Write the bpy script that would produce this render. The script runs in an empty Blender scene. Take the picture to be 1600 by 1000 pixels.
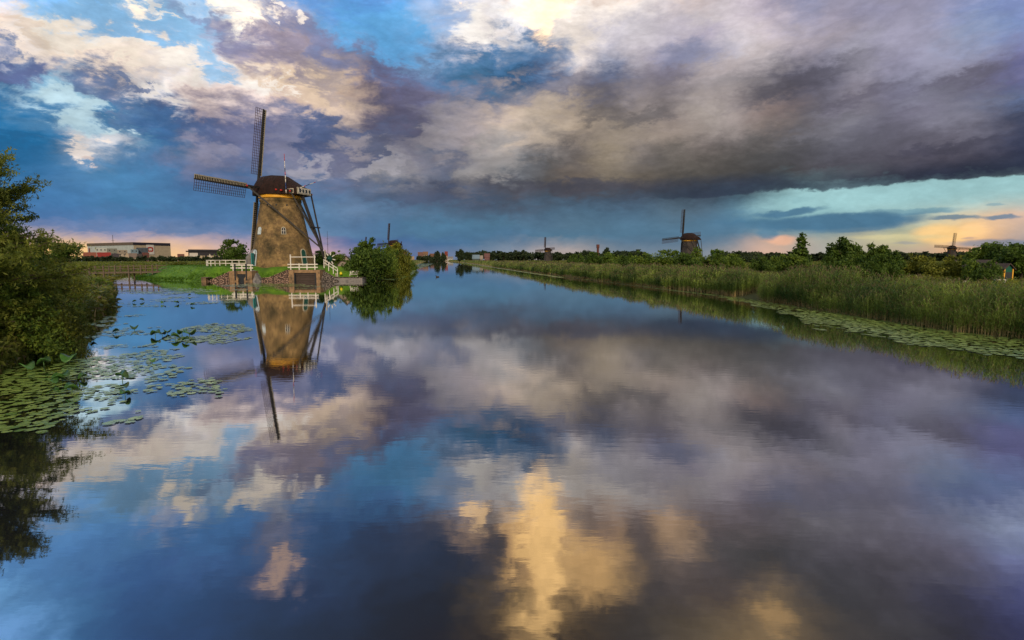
import bpy, math, random
import numpy as np
from mathutils import Vector, Matrix
R = math.radians
C = bpy.context.scene.collection
SC = bpy.context.scene
rng = np.random.default_rng(7)
random.seed(7)

# ------------------------------------------------------------------ camera
CAMZ, FPX, PITCH = 3.7, 900.0, R(6.0)
cam_d = bpy.data.cameras.new('camera'); cam = bpy.data.objects.new('camera', cam_d); C.objects.link(cam)
cam.location = (0, 0, CAMZ); cam.rotation_euler = (R(90) - PITCH, 0, 0)
cam_d.sensor_width = 36; cam_d.lens = FPX / 1600 * 36; cam_d.clip_start = .1; cam_d.clip_end = 20000
SC.camera = cam
cp, sp = math.cos(PITCH), math.sin(PITCH)
def raydir(px, py):
    u = (px - 800) / FPX; v = (500 - py) / FPX
    return (u, cp + v * sp, v * cp - sp)
def at(px, py, z=0.0):            # photograph measurement -> point on a level plane
    d = raydir(px, py); t = (z - CAMZ) / d[2]
    return (d[0] * t, d[1] * t)
def P(px, py, Y):                 # photograph measurement -> point at a known distance
    d = raydir(px, py); t = Y / d[1]
    return Vector((d[0] * t, Y, CAMZ + d[2] * t))
def XY(px, Y):                    # ground position in the direction of a column near the horizon
    p = P(px, 405, Y); return (p.x, Y)

# ------------------------------------------------------------------ render settings
SC.view_settings.view_transform = 'Standard'; SC.view_settings.look = 'None'
SC.view_settings.exposure = 0.0; SC.view_settings.gamma = 1.0
SC.cycles.use_denoising = True
SC.cycles.max_bounces = 6; SC.cycles.diffuse_bounces = 2; SC.cycles.glossy_bounces = 3
SC.cycles.transparent_max_bounces = 6; SC.cycles.caustics_reflective = False; SC.cycles.caustics_refractive = False

# ------------------------------------------------------------------ sun
SUN_AZ, SUN_EL = R(170), R(23)    # azimuth from +Y towards +X: behind the camera on the right
sd = bpy.data.lights.new('sun', 'SUN'); sd.energy = 2.4; sd.angle = R(8); sd.color = (1, .78, .52)
so = bpy.data.objects.new('sun', sd); C.objects.link(so)
sv = Vector((math.sin(SUN_AZ) * math.cos(SUN_EL), math.cos(SUN_AZ) * math.cos(SUN_EL), math.sin(SUN_EL)))
so.rotation_euler = sv.to_track_quat('Z', 'Y').to_euler(); so.location = (60, -60, 40)

# ------------------------------------------------------------------ sky
W = bpy.data.worlds.new('World'); SC.world = W; W.use_nodes = True
WT = W.node_tree; WT.nodes.clear()
NT = bpy.data.node_groups.new('sky_colours', 'ShaderNodeTree')
NT.interface.new_socket('Color', in_out='OUTPUT', socket_type='NodeSocketColor')
def nn(t, **k):
    n = NT.nodes.new(t)
    for a, b in k.items(): setattr(n, a, b)
    return n
def lk(a, b): NT.links.new(a, b)
def mth(op, a, b=None, c=None, clamp=False):
    n = nn('ShaderNodeMath', operation=op); n.use_clamp = clamp
    for i, v in enumerate((a, b, c)):
        if v is None: continue
        if isinstance(v, (int, float)): n.inputs[i].default_value = v
        else: lk(v, n.inputs[i])
    return n.outputs[0]
def mrange(v, a, b, c=0., d=1., smooth=True):
    n = nn('ShaderNodeMapRange'); n.interpolation_type = 'SMOOTHSTEP' if smooth else 'LINEAR'
    lk(v, n.inputs[0])
    for i, q in enumerate((a, b, c, d)): n.inputs[i + 1].default_value = q
    return n.outputs[0]
def mixc(f, a, b, bt='MIX'):
    n = nn('ShaderNodeMix', data_type='RGBA', blend_type=bt, clamp_factor=True)
    for k, v in ((0, f), (6, a), (7, b)):
        if isinstance(v, (int, float)): n.inputs[k].default_value = v
        elif isinstance(v, tuple): n.inputs[k].default_value = v
        else: lk(v, n.inputs[k])
    return n.outputs[2]
def lin(c):
    c = np.asarray(c, float) / 255.
    return np.where(c <= .04045, c / 12.92, ((c + .055) / 1.055) ** 2.4)

# cloud and sky colours as seen in each direction (direction given by photograph column/row, sRGB)
_cols = list(range(0, 1601, 50))
SKYROWS = {
0:"f0d7be 91bee1 87b9e1 87b9e1 87b9e1 f0e1cd 8cbee6 96bee1 faf0e1 6eaae1 82aad7 69afe6 67aee6 87aad7 96aad2 dcd7d7 ebe6e6 fdf8f0 f0e1d7 f0e4d8 e6dcd7 d7cdcd beafb9 b9a8b9 a591aa 8c91af 9691aa 9191ac 948fa8 9691aa 7d87af 7687b2 7682b4",
25:"d7beaf 8cbce1 96b9d7 8abce2 87bbe3 87bbe3 96c0e4 f0e6dc e1cdc8 c8b4b9 78a0c8 67aee6 66aee6 68aee4 8cb4dc c8becd f0e8e4 faeee6 eee2d8 dcd2d0 c8bec8 b9aab9 beb4b9 c3b6be a596aa 9191aa a091a5 918ca5 918ca2 948fa5 828caf 7a8eb2 7387b4",
50:"ebd7c3 f5e8d7 f5eee4 aac8e1 ebe6e1 8cbee4 a0a5be 878caf 8c87a5 9691aa 7d96be 66ace1 66ade4 6eafe1 afbed7 ebe1dc bec8dc dcd2d2 ebe1d7 afafc3 beb4be b9acb9 a596af beb4b9 beafb4 a596a5 a091a0 918ca0 8e899e 918ca2 8791aa 828eac 7882af",
75:"c3becd e1cdb9 ebd7c3 f0dcc8 ebdac8 e1cdbe 96bee1 96a5c8 bea5a0 a5919b 8787a5 7882a5 64a0d2 8c9bb9 788caf 788caf 6e96be a0aabe e6dad2 b9afb4 b9afb2 8c87a5 8c8ca5 afa5af beb4b4 a091a0 8c879b a09baa 8c879e 918ea2 878ca5 878ca5 696996",
100:"3c6496 6e78a0 beb4be ebd7c8 e1cdbe b9b9c8 f5ebe1 96bee1 ebd7c3 c3aaa0 968796 6e7396 6978a0 6e8caf 4b7da5 4b78a0 4173a0 6e82a5 d7c8c3 6e82a5 968c9b 7d7891 968c96 b4a8aa 968c96 6e6c7d 6e6e82 9691a0 7d7891 8c8aa0 8c8a9e 737087 6e6e96",
125:"5f6e96 3c6ea0 96c8e1 4b5f8c 466491 ebe4dc e1cdc3 e1cdc3 faf0e6 e1c8af e6cdaf bea596 646487 646e96 4b739b 467396 375578 5a6482 878291 505a78 786e7d 786c7a 968c91 968e91 5f5a69 5f5c6c 7d7a8c 827887 737387 8c8c9e 6e6a7d 6e6982 646996",
150:"3c78aa 326ea0 b4d7e6 506e96 ebded7 e1e1e6 bea5a0 d7c3be d7c3be bea5a5 d7bea5 bea596 645a73 787391 8c879b 646e8c 968c96 968c96 787382 6e6978 a09694 786e78 a09694 9b9191 696269 5f5a69 696678 786e7a 6e6c82 78768c 645f70 787a8c 5a6e96",
175:"2873a5 bedce8 c3dee8 3c73a0 96bed7 466996 55648c 7d7891 8282a0 9691a5 787d9b 968791 5a586e 696982 878291 a0969b b9a596 afa091 c3af96 645f62 827876 7d7373 a59b94 968c8a 917d78 6e6469 645f69 787682 645f73 736e80 828291 69697d 414b64",
200:"286ea0 28699b 236ea0 c8e1e8 3278a5 326996 50648c 64698c 6e6e91 55648c 4b5f87 555f82 5a5a73 5a586e 968c96 a5989b c3b2a2 b4a594 a5968a 968a80 9b8e82 a09187 9b918c 968c8a 827670 6e6c73 787682 646270 625e6e 737080 767382 5f5f70 3c445f",
225:"28699b 2d6ea0 4678a0 ebe1dc 3c78a5 326e9b 9691a5 5a648c 7d82a0 646e91 4b5a82 8c8796 646982 69697d 968e96 9b9194 a59b96 8c8480 78706e aa9b87 877d78 7d7670 7d7370 6e6969 5a585a 625f66 62626e 64626e 5f5c6a 5f5a69 5f5a69 505062 3a415a",
250:"2d6996 3773a5 467daa 789bbe 3c78a5 5f78a0 8287a5 787d9b 6e789b 737896 6e7391 6e708a 5a6482 787a8c 7d7a8a 6e6c7a 7d8087 696666 69625f 918473 6e6969 6e6862 5f5a56 585552 505052 55545a 5a5862 5c5a66 5c5866 524e5e 504c5c 46485a 2d344e",
275:"3773a5 3773a5 4b7daa 4b82af 5087b4 4b7daa 5a6e96 556e96 556e96 8c8ea0 787d96 787a91 969196 8c8a94 646c82 878287 73767d 5f5c5c 736860 7d7366 736a60 5a5652 55524e 4e4c4c 4b4a4c 525052 464650 504c58 504c58 3c3c4c 303446 2d3244 2a3044",
300:"4b7daf 4b7daf 4b7daf 5082b2 5087b4 507daa 4b73a0 5078a5 466e9b 4b6e96 506e96 5a6987 4b5f7d 505a73 555a6e 4b5062 50505a 4b4850 3e3e48 3c3c46 3a3c48 323a46 303846 303c4b 3c505f 78a5af a5cdd2 9bc8d0 9bc8d0 a0cbd0 a5cdcd aacdc8 afc8be",
325:"4678aa 4678aa 4678aa 5082af 467daa 5587b4 4b78a5 5078a5 507da8 557da5 5f82a5 6982a0 5a7896 556c87 506982 4b5f76 4b5a6e 4b647a 4e6980 4e6980 506980 556978 55697a 5a7d91 96bec3 96c3c8 96c3c8 a5c8c8 afcdc8 afc8c3 becdbe e1c3a5 e6bea5",
350:"5573a5 5573a5 5573a5 5a78a5 5876a5 5573a0 5073a0 5578a5 557da5 5a82a8 5a7da0 557396 507396 507896 507896 507691 50738c 55738c 58768c 55768e 557891 58768c 557891 4e7896 467391 4b7391 507691 50738e 648296 c8c8aa facd8c ebbe91 beaaa0",
368:"c8a5a5 a0a0b4 8c96b4 8291b4 788cb4 8291b4 7d91b4 7387af 6e82aa 6987aa 6987aa 5a7da0 507396 4e7391 4e7391 4e7391 507391 557891 557891 557891 557891 557891 557891 5a7d96 8c9ba0 91a5a5 a0afa5 aaafa0 bebe96 c8be91 ffcd82 ebbe91 aaa0a0",
377:"f0be8c f0be8c f0be8c dcb4a5 d7b4a5 e1b9a5 c8aaaa b9a0aa 968caa 8282a5 9182a5 506996 4b6996 466991 466c91 4b708e 5f7891 7d8796 788796 5f788e 5a7891 5f788e 5f7a91 788796 d7af96 b9aa9b a5a59b cdbe96 cdc396 b4aa96 fac382 be9b87 6e788c",
396:"ffcd82 ffcd82 ffcd82 facd87 fac88c facd8c fac896 d7b4a5 b496a5 b996a5 d2a5aa 8282a5 5a739b 647396 6e7d9b 78879b 8791a0 b4a5a0 b4a5a0 828c96 788796 788796 828c96 aaa09b e1b49b b4aaa0 a5a5a0 afaa9b b4a596 bea591 f0b482 c8a08c 828291",
}
# higher sky, known only from its reflection in the water: row in the water -> (column, sRGB)
WATROWS = {
817:"100:507daa 200:4b78a5 250:4b78a5 268:aa968c 290:416996 400:3c5f8c 430:646473 500:325078 600:2d3c5a 690:5a5055 720:78695f 745:c8a078 775:504b50 815:d7aa73 850:e6b978 885:c8a078 905:4b464b 950:a5876e 1000:50464b 1050:be9b78 1090:554b4b 1200:5a5055 1300:645f69 1400:645f6e 1500:64697d 1600:7d87a0",
858:"100:4b78aa 200:416996 300:3c5f8c 400:325078 430:6e6469 460:325078 500:2d4669 600:26324b 700:232a3c 780:3c3c46 815:be9669 850:e1b473 900:b49164 950:aa875f 990:504846 1050:826e5f 1100:4b4648 1200:3c3a3c 1300:4b4650 1400:554e5a 1500:5f5a6e 1600:6e789b",
897:"100:4b78a8 200:375a8c 300:375582 400:304b73 440:8c7873 470:304668 600:242d41 700:202634 780:50463c 820:be9664 850:d7aa6e 900:a0825a 960:c8a069 1000:464141 1100:504848 1200:3c3a3e 1300:3c3a40 1400:4b4650 1500:504e5f 1600:5f648c",
937:"0:6ea5d7 100:416e9b 200:325582 300:2a4468 400:2a3e5f 500:263450 600:202838 700:1e222c 780:5a4b37 830:b4915f 870:967850 920:64523c 1000:3c3737 1100:4b413c 1160:4b413c 1205:967d5a 1250:46413e 1300:3a383c 1400:3c3842 1500:3c3c50 1600:464b78",
980:"0:6ea0d7 100:3c6996 200:2d4b78 400:263752 600:1e2330 700:1e1e28 780:3c322a 830:967850 865:3c3228 900:322a24 1000:3c3734 1100:5a4e3e 1200:826c4e 1300:46413e 1500:32303c 1600:323455",
}
def hexrow(s): return np.array([[int(h[i:i + 2], 16) for i in (0, 2, 4)] for h in s.split()], float)
def unpurple(c):      # keep the greys between warm and blue cloud neutral
    c = np.array(c, float); m = np.minimum(c[..., 0], c[..., 2]); g = c[..., 1]; c[..., 1] = np.where(m > g, g + .4 * (m - g), g); return c
skY = sorted(SKYROWS); skC = np.stack([unpurple(lin(hexrow(SKYROWS[y]))) for y in skY])
for i_, y_ in enumerate(skY):      # the photograph's own contrast, lost a little when sampling cell averages
    if y_ < 290: L_ = skC[i_].mean(1, keepdims=True); skC[i_] *= (L_ / .24) ** .20
for i_, y_ in enumerate(skY):
    if 10 < y_ < 290: skC[i_] *= (1 + .12 * np.clip((np.array(_cols) - 950) / 250., 0, 1))[:, None]
def sky_at(px, py):
    px = np.clip(px, 0, 1600); py = np.clip(py, skY[0], skY[-1])
    j = int(np.clip(np.searchsorted(skY, py) - 1, 0, len(skY) - 2)); t = (py - skY[j]) / (skY[j + 1] - skY[j])
    row = skC[j] * (1 - t) + skC[j + 1] * t
    return np.array([np.interp(px, _cols, row[:, k]) for k in range(3)])
def dir2pix(az, el):
    x, y, z = math.sin(az) * math.cos(el), math.cos(az) * math.cos(el), math.sin(el)
    dep = y * cp - z * sp
    return 800 + FPX * x / dep, 500 - FPX * (z * cp + y * sp) / dep
def pix2ang(px, py):
    d = raydir(px, py); return math.degrees(math.atan2(d[0], d[1])), math.degrees(math.atan2(d[2], math.hypot(d[0], d[1])))
wtY = sorted(WATROWS); wtC = []
for y in wtY:
    q = [e.split(':') for e in WATROWS[y].split()]
    wtC.append((np.array([float(e[0]) for e in q]), lin(hexrow(' '.join(e[1] for e in q)))))
REFL = [(23, .30), (26, .268), (30, .233), (36, .203)]
def high_at(az, el):              # sky above the frame, from the water
    px, py = dir2pix(az, -el)     # the reflecting pixel has the same angle downwards
    j = int(np.clip(np.searchsorted(wtY, py) - 1, 0, len(wtY) - 2)); t = float(np.clip((py - wtY[j]) / (wtY[j + 1] - wtY[j]), 0, 1))
    a = [np.array([np.interp(px, wtC[k][0], wtC[k][1][:, c]) for c in range(3)]) for k in (j, j + 1)]
    return unpurple(a[0] * (1 - t) + a[1] * t) / np.interp(math.degrees(el), [r[0] for r in REFL], [r[1] for r in REFL])
def sky_dir(az, el):
    px, py = dir2pix(az, el)
    if py >= 0: return sky_at(px, py)
    t = min(1., -py / 45.); 
    return sky_at(px, 0) * (1 - t) + high_at(az, el) * t
ELS = [0, .8, 1.7, 2.4, 3.4, 4.5, 5.6, 6.8, 8, 9.2, 10.4, 11.7, 13, 14.3, 15.6, 16.9, 18.2, 19.6, 21, 22.5, 24.2, 26, 28, 30, 32.5, 35.5]
AZM = 47.0
tc = nn('ShaderNodeTexCoord'); DIR = tc.outputs['Generated']
sx = nn('ShaderNodeSeparateXYZ'); lk(DIR, sx.inputs[0]); X_, Y_, Z_ = sx.outputs
az0 = mth('MULTIPLY', mth('ARCTAN2', X_, Y_), 180 / math.pi)
el0 = mth('MULTIPLY', mth('ARCSINE', Z_), 180 / math.pi)
def vscale(v):
    n = nn('ShaderNodeVectorMath', operation='MULTIPLY'); lk(DIR, n.inputs[0]); n.inputs[1].default_value = v; return n.outputs[0]
def noise(vec, scale, detail, rough=.55, typ='FBM', dist=0.):
    n = nn('ShaderNodeTexNoise'); n.noise_dimensions = '3D'; n.noise_type = typ; n.normalize = True
    lk(vec, n.inputs['Vector']); n.inputs['Scale'].default_value = scale; n.inputs['Detail'].default_value = detail
    n.inputs['Roughness'].default_value = rough; n.inputs['Distortion'].default_value = dist
    return n
flat = vscale((1, 1, 2.2))
nw = noise(flat, 9, 7, .6); nsep = nn('ShaderNodeSeparateColor'); lk(nw.outputs['Color'], nsep.inputs[0])
nf = noise(flat, 34, 5, .6); fsep = nn('ShaderNodeSeparateColor'); lk(nf.outputs['Color'], fsep.inputs[0])
# the warp dies out towards the horizon, where cloud banks lie flat
wamp = mrange(el0, 0, 12, .12, 1.0, False)
def warped(base, o1, o2, a1, a2):
    w = mth('ADD', mth('MULTIPLY', mth('SUBTRACT', o1, .5), a1), mth('MULTIPLY', mth('SUBTRACT', o2, .5), a2))
    return mth('ADD', base, mth('MULTIPLY', w, wamp))
# billow edges: a hardened mid-scale noise shifts the colours in steps, as cumulus heads do
nm_ = noise(flat, 15, 8, .62, dist=.35); msep = nn('ShaderNodeSeparateColor'); lk(nm_.outputs['Color'], msep.inputs[0])
hard = [mrange(msep.outputs[i], .39, .61) for i in (0, 1)]
nz_ = noise(flat, 75, 4, .65); zsep = nn('ShaderNodeSeparateColor'); lk(nz_.outputs['Color'], zsep.inputs[0])
fray = [mth('MULTIPLY', mth('MULTIPLY', mth('SUBTRACT', zsep.outputs[i], .5), 1.5), wamp) for i in (0, 1)]
hamp = mth('MULTIPLY', wamp, mrange(az0, 2, 12, 1., .3, False))
AZ = mth('ADD', mth('ADD', warped(az0, nsep.outputs[0], fsep.outputs[0], 3.0, 1.8), fray[0]), mth('MULTIPLY', mth('MULTIPLY', mth('SUBTRACT', hard[0], .5), 1.9), hamp))
EL = mth('ADD', mth('ADD', warped(el0, nsep.outputs[1], fsep.outputs[1], 1.8, 1.3), fray[1]), mth('MULTIPLY', mth('MULTIPLY', mth('SUBTRACT', hard[1], .5), 1.6), hamp))
tl = mrange(AZ, -AZM, 0, 0, 1, False); tr = mrange(AZ, 0, AZM, 0, 1, False); half = mth('GREATER_THAN', AZ, 0.)
def ramp(fac, cols):
    n = nn('ShaderNodeValToRGB'); cr = n.color_ramp; cr.interpolation = 'B_SPLINE'
    N = len(cols)
    while len(cr.elements) < N: cr.elements.new(.5)
    for i, c in enumerate(cols):
        cr.elements[i].position = i / (N - 1)
    for i, c in enumerate(cols): cr.elements[i].color = (*[float(q) / 4 for q in c], 1)
    lk(fac, n.inputs[0]); return n.outputs[0]
acc = None
for i, e in enumerate(ELS):
    gl = [sky_dir(R(-AZM + AZM * k / 31), R(e)) for k in range(32)]
    gr = [sky_dir(R(AZM * k / 31), R(e)) for k in range(32)]
    col = mixc(half, ramp(tl, gl), ramp(tr, gr))
    acc = col if acc is None else mixc(mrange(EL, ELS[i - 1], e, smooth=False), acc, col)
# cloud patches with their own edges: (column, row, half width, half height, tilt deg, softness, sRGB, opacity)
PATCH = [
 (190,30,95,24,-12,.3,'8abbe4',.9),(325,92,48,13,-24,.35,'96c2e6',.85),(290,40,34,22,0,.4,'8fc0e6',.8),(600,48,66,34,0,.5,'67ade4',.8),(622,85,36,14,0,.5,'66a8de',.6),
 (120,58,75,13,-16,.3,'f7ead9',.8),(40,38,48,13,-16,.4,'e6cfb8',.7),(200,56,34,6,-4,.35,'fbf4ea',.85),(285,100,30,9,-24,.35,'fbf5ec',.85),(250,4,20,6,0,.4,'f4e8dc',.8),(385,8,30,12,14,.35,'fbf4ec',.85),(262,28,13,6,-50,.3,'f4ece2',.7),
 (245,140,28,10,0,.4,'efe6de',.75),(10,88,16,18,0,.4,'5f7ca8',.7),(40,118,30,16,0,.4,'63709c',.7),(205,130,14,9,0,.4,'6478a0',.8),
 (760,50,40,24,0,.5,'eee2da',.7),(690,30,40,16,0,.6,'a8b6d4',.4),(905,55,30,22,30,.6,'ecdfd4',.6),
 (132,234,26,13,8,.25,'f0e4dc',.95),(155,246,12,7,0,.4,'e6d2c8',.8),(45,192,75,20,-4,.45,'2673a8',.8),(165,182,28,14,-14,.5,'3c78a8',.8),
 (125,165,36,22,10,.4,'c3dfe9',.8),(172,200,22,10,20,.4,'cfe4ea',.8),(165,140,48,22,-24,.5,'55709c',.8),(25,108,24,20,0,.5,'5f6c98',.8),
 (200,72,110,20,-10,.5,'f2e2d0',.55),(300,112,38,18,-20,.5,'f6ece2',.7),(365,30,30,16,28,.4,'f4ece2',.75),(455,28,11,10,0,.6,'ecdcd6',.7),
 (470,135,85,24,-22,.6,'e2c8ae',.6),(405,128,16,7,0,.6,'fff8f0',.8),(445,130,11,6,0,.6,'fdf4ea',.7),(340,45,60,14,-14,.5,'8489ae',.6),
 (480,60,60,22,-30,.5,'858aae',.7),(400,75,60,20,-16,.6,'8c88a6',.6),(820,85,60,26,-4,.6,'4a739e',.6),(1070,78,32,16,0,.7,'868ca8',.6),(850,12,50,16,0,.8,'fdf8f2',.7),
 (436,225,34,26,-18,.3,'9290a6',.55),(555,222,36,20,-12,.28,'a0989e',.65),(487,268,26,20,0,.3,'a9a6b2',.75),(600,262,46,9,22,.35,'a8a4aa',.7),(565,272,24,10,24,.35,'9c9ba8',.6),
 (655,240,40,22,40,.35,'a19a9e',.5),(760,258,52,30,34,.35,'a8a29e',.5),(330,228,34,18,-28,.4,'9694aa',.6),(480,243,8,10,60,.3,'46618c',0.6),(680,265,32,20,20,.5,'5c6880',.5),
 (300,192,50,20,-20,.5,'50658f',.7),(225,188,40,20,-20,.5,'46689a',.7),(385,200,50,14,-8,.6,'6a7296',.5),(520,196,55,14,-6,.6,'4f5f86',.7),(620,175,36,34,-20,.7,'62607a',.5),(640,235,22,28,0,.6,'5c5e76',.5),(480,110,60,12,-30,.6,'787692',.5),(545,205,90,10,0,.7,'5a6686',.4),(860,292,150,10,0,.6,'4c4e5a',.6),(660,305,80,9,4,.6,'4a5670',.5),(1250,128,100,14,12,.6,'56535e',.6),(1010,182,40,11,10,.5,'5c5a5e',.6),(945,180,26,10,0,.5,'5e5a5c',.5),(1500,128,60,14,14,.5,'5e5a6a',.6),(1130,100,70,9,18,.7,'b8acac',.5),(1330,165,50,8,16,.6,'84808e',.5),(1290,200,60,8,14,.6,'7c7a84',.5),(1450,155,60,9,18,.6,'7c7c8c',.5),(1350,150,60,8,14,.6,'5c5868',.45),(1480,230,80,7,10,.6,'3c3c4c',.5),
]
def patch(acc, px, py, rx, ry, tilt, soft, hexc, op, A, E, div=1.):
    a, e = pix2ang(px, py); kx = 57.3 / FPX * math.cos(R(a)) ** 2 ; ky = 57.3 / FPX * math.cos(R(a)) * math.cos(R(e))**2
    rx, ry = rx * kx * 1.03, ry * ky * 1.03
    dx = mth('SUBTRACT', A, a); dy = mth('SUBTRACT', E, e); c, s = math.cos(R(tilt)), math.sin(R(tilt))
    p = mth('MULTIPLY_ADD', dx, c / rx, mth('MULTIPLY', dy, s / rx)); q = mth('MULTIPLY_ADD', dy, c / ry, mth('MULTIPLY', dx, -s / ry))
    d = mth('SQRT', mth('ADD', mth('MULTIPLY', p, p), mth('MULTIPLY', q, q)))
    f = mrange(d, 1 + soft, 1 - soft, 0, op)
    col = lin(hexrow(hexc)[0]) / 4 / div
    return mixc(f, acc, (*map(float, col), 1))
for p_ in PATCH: acc = patch(acc, *p_, AZ, EL)
# cloud seen only in the water: (column, row in the water, half width, half height, tilt, softness, sRGB in the water, opacity)
HIGH = [(848,860,30,130,0,.45,'ecbe7c',.9),(925,900,40,40,35,.5,'be9662',.7),(935,815,24,34,-40,.6,'5a4c4a',.5),(770,860,26,70,0,.5,'423e42',.75),(748,742,26,20,0,.5,'a4a09a',.6),(747,796,15,22,0,.4,'d0ac80',.85),
        (1060,835,45,26,20,.5,'a08468',.5),(1208,965,30,26,0,.5,'a08056',.7),(1000,840,26,40,0,.6,'4a4446',.6),(436,888,26,22,0,.5,'a08678',.8),(412,768,42,18,-10,.35,'b2a698',.85),(286,782,15,24,0,.4,'b0a494',.85),(480,752,9,14,0,.4,'a89e94',.8),
        (330,830,70,34,0,.6,'3c6492',.8),(560,790,90,40,0,.7,'345580',.6),(640,850,90,50,0,.7,'2a3850',.5)]
for px_, py_, rx_, ry_, ti_, so_f, hx_, op_ in HIGH:
    a_, e_ = pix2ang(px_, py_); e_ = -e_; px2, py2 = dir2pix(R(a_), R(e_)); acc = patch(acc, px2, py2, rx_, ry_, ti_, so_f, hx_, op_, AZ, EL, float(np.interp(e_, [r[0] for r in REFL], [r[1] for r in REFL])) if e_ > 23 else .33)
# low sky, nearly level banks: their edges are only gently frayed
A2 = warped(az0, nsep.outputs[0], fsep.outputs[0], 9., 3.); 
w2 = mth('ADD', mth('MULTIPLY', mth('SUBTRACT', nsep.outputs[2], .5), 2.0), mth('MULTIPLY', mth('SUBTRACT', fsep.outputs[2], .5), 1.0))
E2 = mth('ADD', el0, mth('MULTIPLY', w2, mrange(el0, 0, 9, .25, 1., False)))
LOW = [
 (1480,292,260,26,0,.2,'a0c9cc',0),(1300,347,125,11,1,.3,'4f7894',.95),(1230,332,45,5,6,.4,'507a96',.9),(1420,331,75,5,0,.35,'56809a',.9),
 (1340,357,70,6,3,.35,'527a96',.8),(1500,340,34,3.5,0,.4,'6c8294',.9),(1572,339,32,3,0,.4,'5f7c96',.85),(1255,312,18,4,14,.4,'5d8ea4',.8),(1480,366,40,14,0,.35,'ffd08a',.8),(1530,360,22,12,0,.4,'ffcf92',.6),
 (1560,382,60,7,-2,.35,'7a8698',.8),(1420,380,18,2,0,.5,'a0a09c',.7),(1522,372,10,1.8,0,.5,'c0a090',.7),(1215,374,22,7,0,.4,'f0b898',.8),(1550,321,16,2,0,.4,'8494a0',.8),(1198,365,16,9,0,.4,'5a829c',.8),(1400,371,70,3,0,.6,'d8cc9c',.6),
]
for p_ in LOW:
    if p_[7]: acc = patch(acc, *p_, A2, E2)
# straight lower edge of the shelf cloud, clear greenish sky below it
(a1_, e1_), (a2_, e2_) = pix2ang(1200, 301), pix2ang(1590, 273)
line = mth('MULTIPLY_ADD', mth('SUBTRACT', A2, a1_), (e2_ - e1_) / (a2_ - a1_), e1_); gap_ = mth('SUBTRACT', E2, line)
side = mrange(A2, pix2ang(1160, 300)[0], pix2ang(1270, 300)[0])
low_ = mth('MULTIPLY', mrange(gap_, .12, -.12), mrange(gap_, -3.2, -1.0)); acc = mixc(mth('MULTIPLY', mth('MULTIPLY', low_, side), .9), acc, (*map(float, lin(hexrow('9fcacd')[0]) / 4), 1))
for p_ in LOW[1:3]: acc = patch(acc, *p_, A2, E2)
acc = mixc(mth('MULTIPLY', mth('MULTIPLY', mth('MULTIPLY', mrange(gap_, -.1, .12), mrange(gap_, 1.9, .3)), mrange(A2, pix2ang(900, 300)[0], pix2ang(1150, 300)[0])), .75), acc, (*map(float, lin(hexrow('2e3648')[0]) / 4), 1))
# light and dark billows inside the cloud
nb = noise(flat, 6.5, 8, .58, dist=.3)
gain = mrange(nb.outputs[0], .3, .7, .84, 1.17, False)
nb2 = noise(flat, 26, 6, .6)
gain2 = mrange(nb2.outputs[0], .3, .7, .94, 1.07, False)
bil = noise(flat, 17, 7, .6, dist=.15); rid = mth('ABSOLUTE', mth('MULTIPLY_ADD', bil.outputs[0], 2., -1.))
gain3 = mrange(rid, 0., .32, .90, 1.08, False)
gsel = mth('MULTIPLY', mth('MULTIPLY', gain, gain2), gain3)
g = mth('ADD', 1, mth('MULTIPLY', mth('SUBTRACT', gsel, 1), mth('MULTIPLY', mrange(el0, 0, 8, .3, 1., False), mth('MAXIMUM', mrange(el0, 28, 23, .12, 1.), mrange(az0, -8, -2)))))
vm = nn('ShaderNodeVectorMath', operation='SCALE'); lk(acc, vm.inputs[0]); lk(g, vm.inputs['Scale'])
vm4 = nn('ShaderNodeVectorMath', operation='SCALE'); lk(vm.outputs[0], vm4.inputs[0]); vm4.inputs['Scale'].default_value = 40.
# the rest of the sky: physical sky, unseen broken cloud brightened for fill light
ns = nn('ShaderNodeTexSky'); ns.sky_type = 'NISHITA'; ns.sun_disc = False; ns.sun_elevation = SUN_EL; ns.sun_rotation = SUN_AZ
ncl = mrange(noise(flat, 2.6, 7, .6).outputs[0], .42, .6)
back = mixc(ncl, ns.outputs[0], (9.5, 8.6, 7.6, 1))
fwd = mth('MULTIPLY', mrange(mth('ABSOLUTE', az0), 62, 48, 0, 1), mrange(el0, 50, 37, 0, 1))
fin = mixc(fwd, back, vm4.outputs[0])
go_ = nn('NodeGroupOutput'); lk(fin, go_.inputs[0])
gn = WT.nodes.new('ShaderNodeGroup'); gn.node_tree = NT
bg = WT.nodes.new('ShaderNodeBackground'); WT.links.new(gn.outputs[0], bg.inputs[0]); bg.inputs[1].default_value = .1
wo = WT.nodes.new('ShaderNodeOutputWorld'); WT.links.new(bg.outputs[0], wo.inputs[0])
W.cycles.sampling_method = 'MANUAL'; W.cycles.sample_map_resolution = 512

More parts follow.
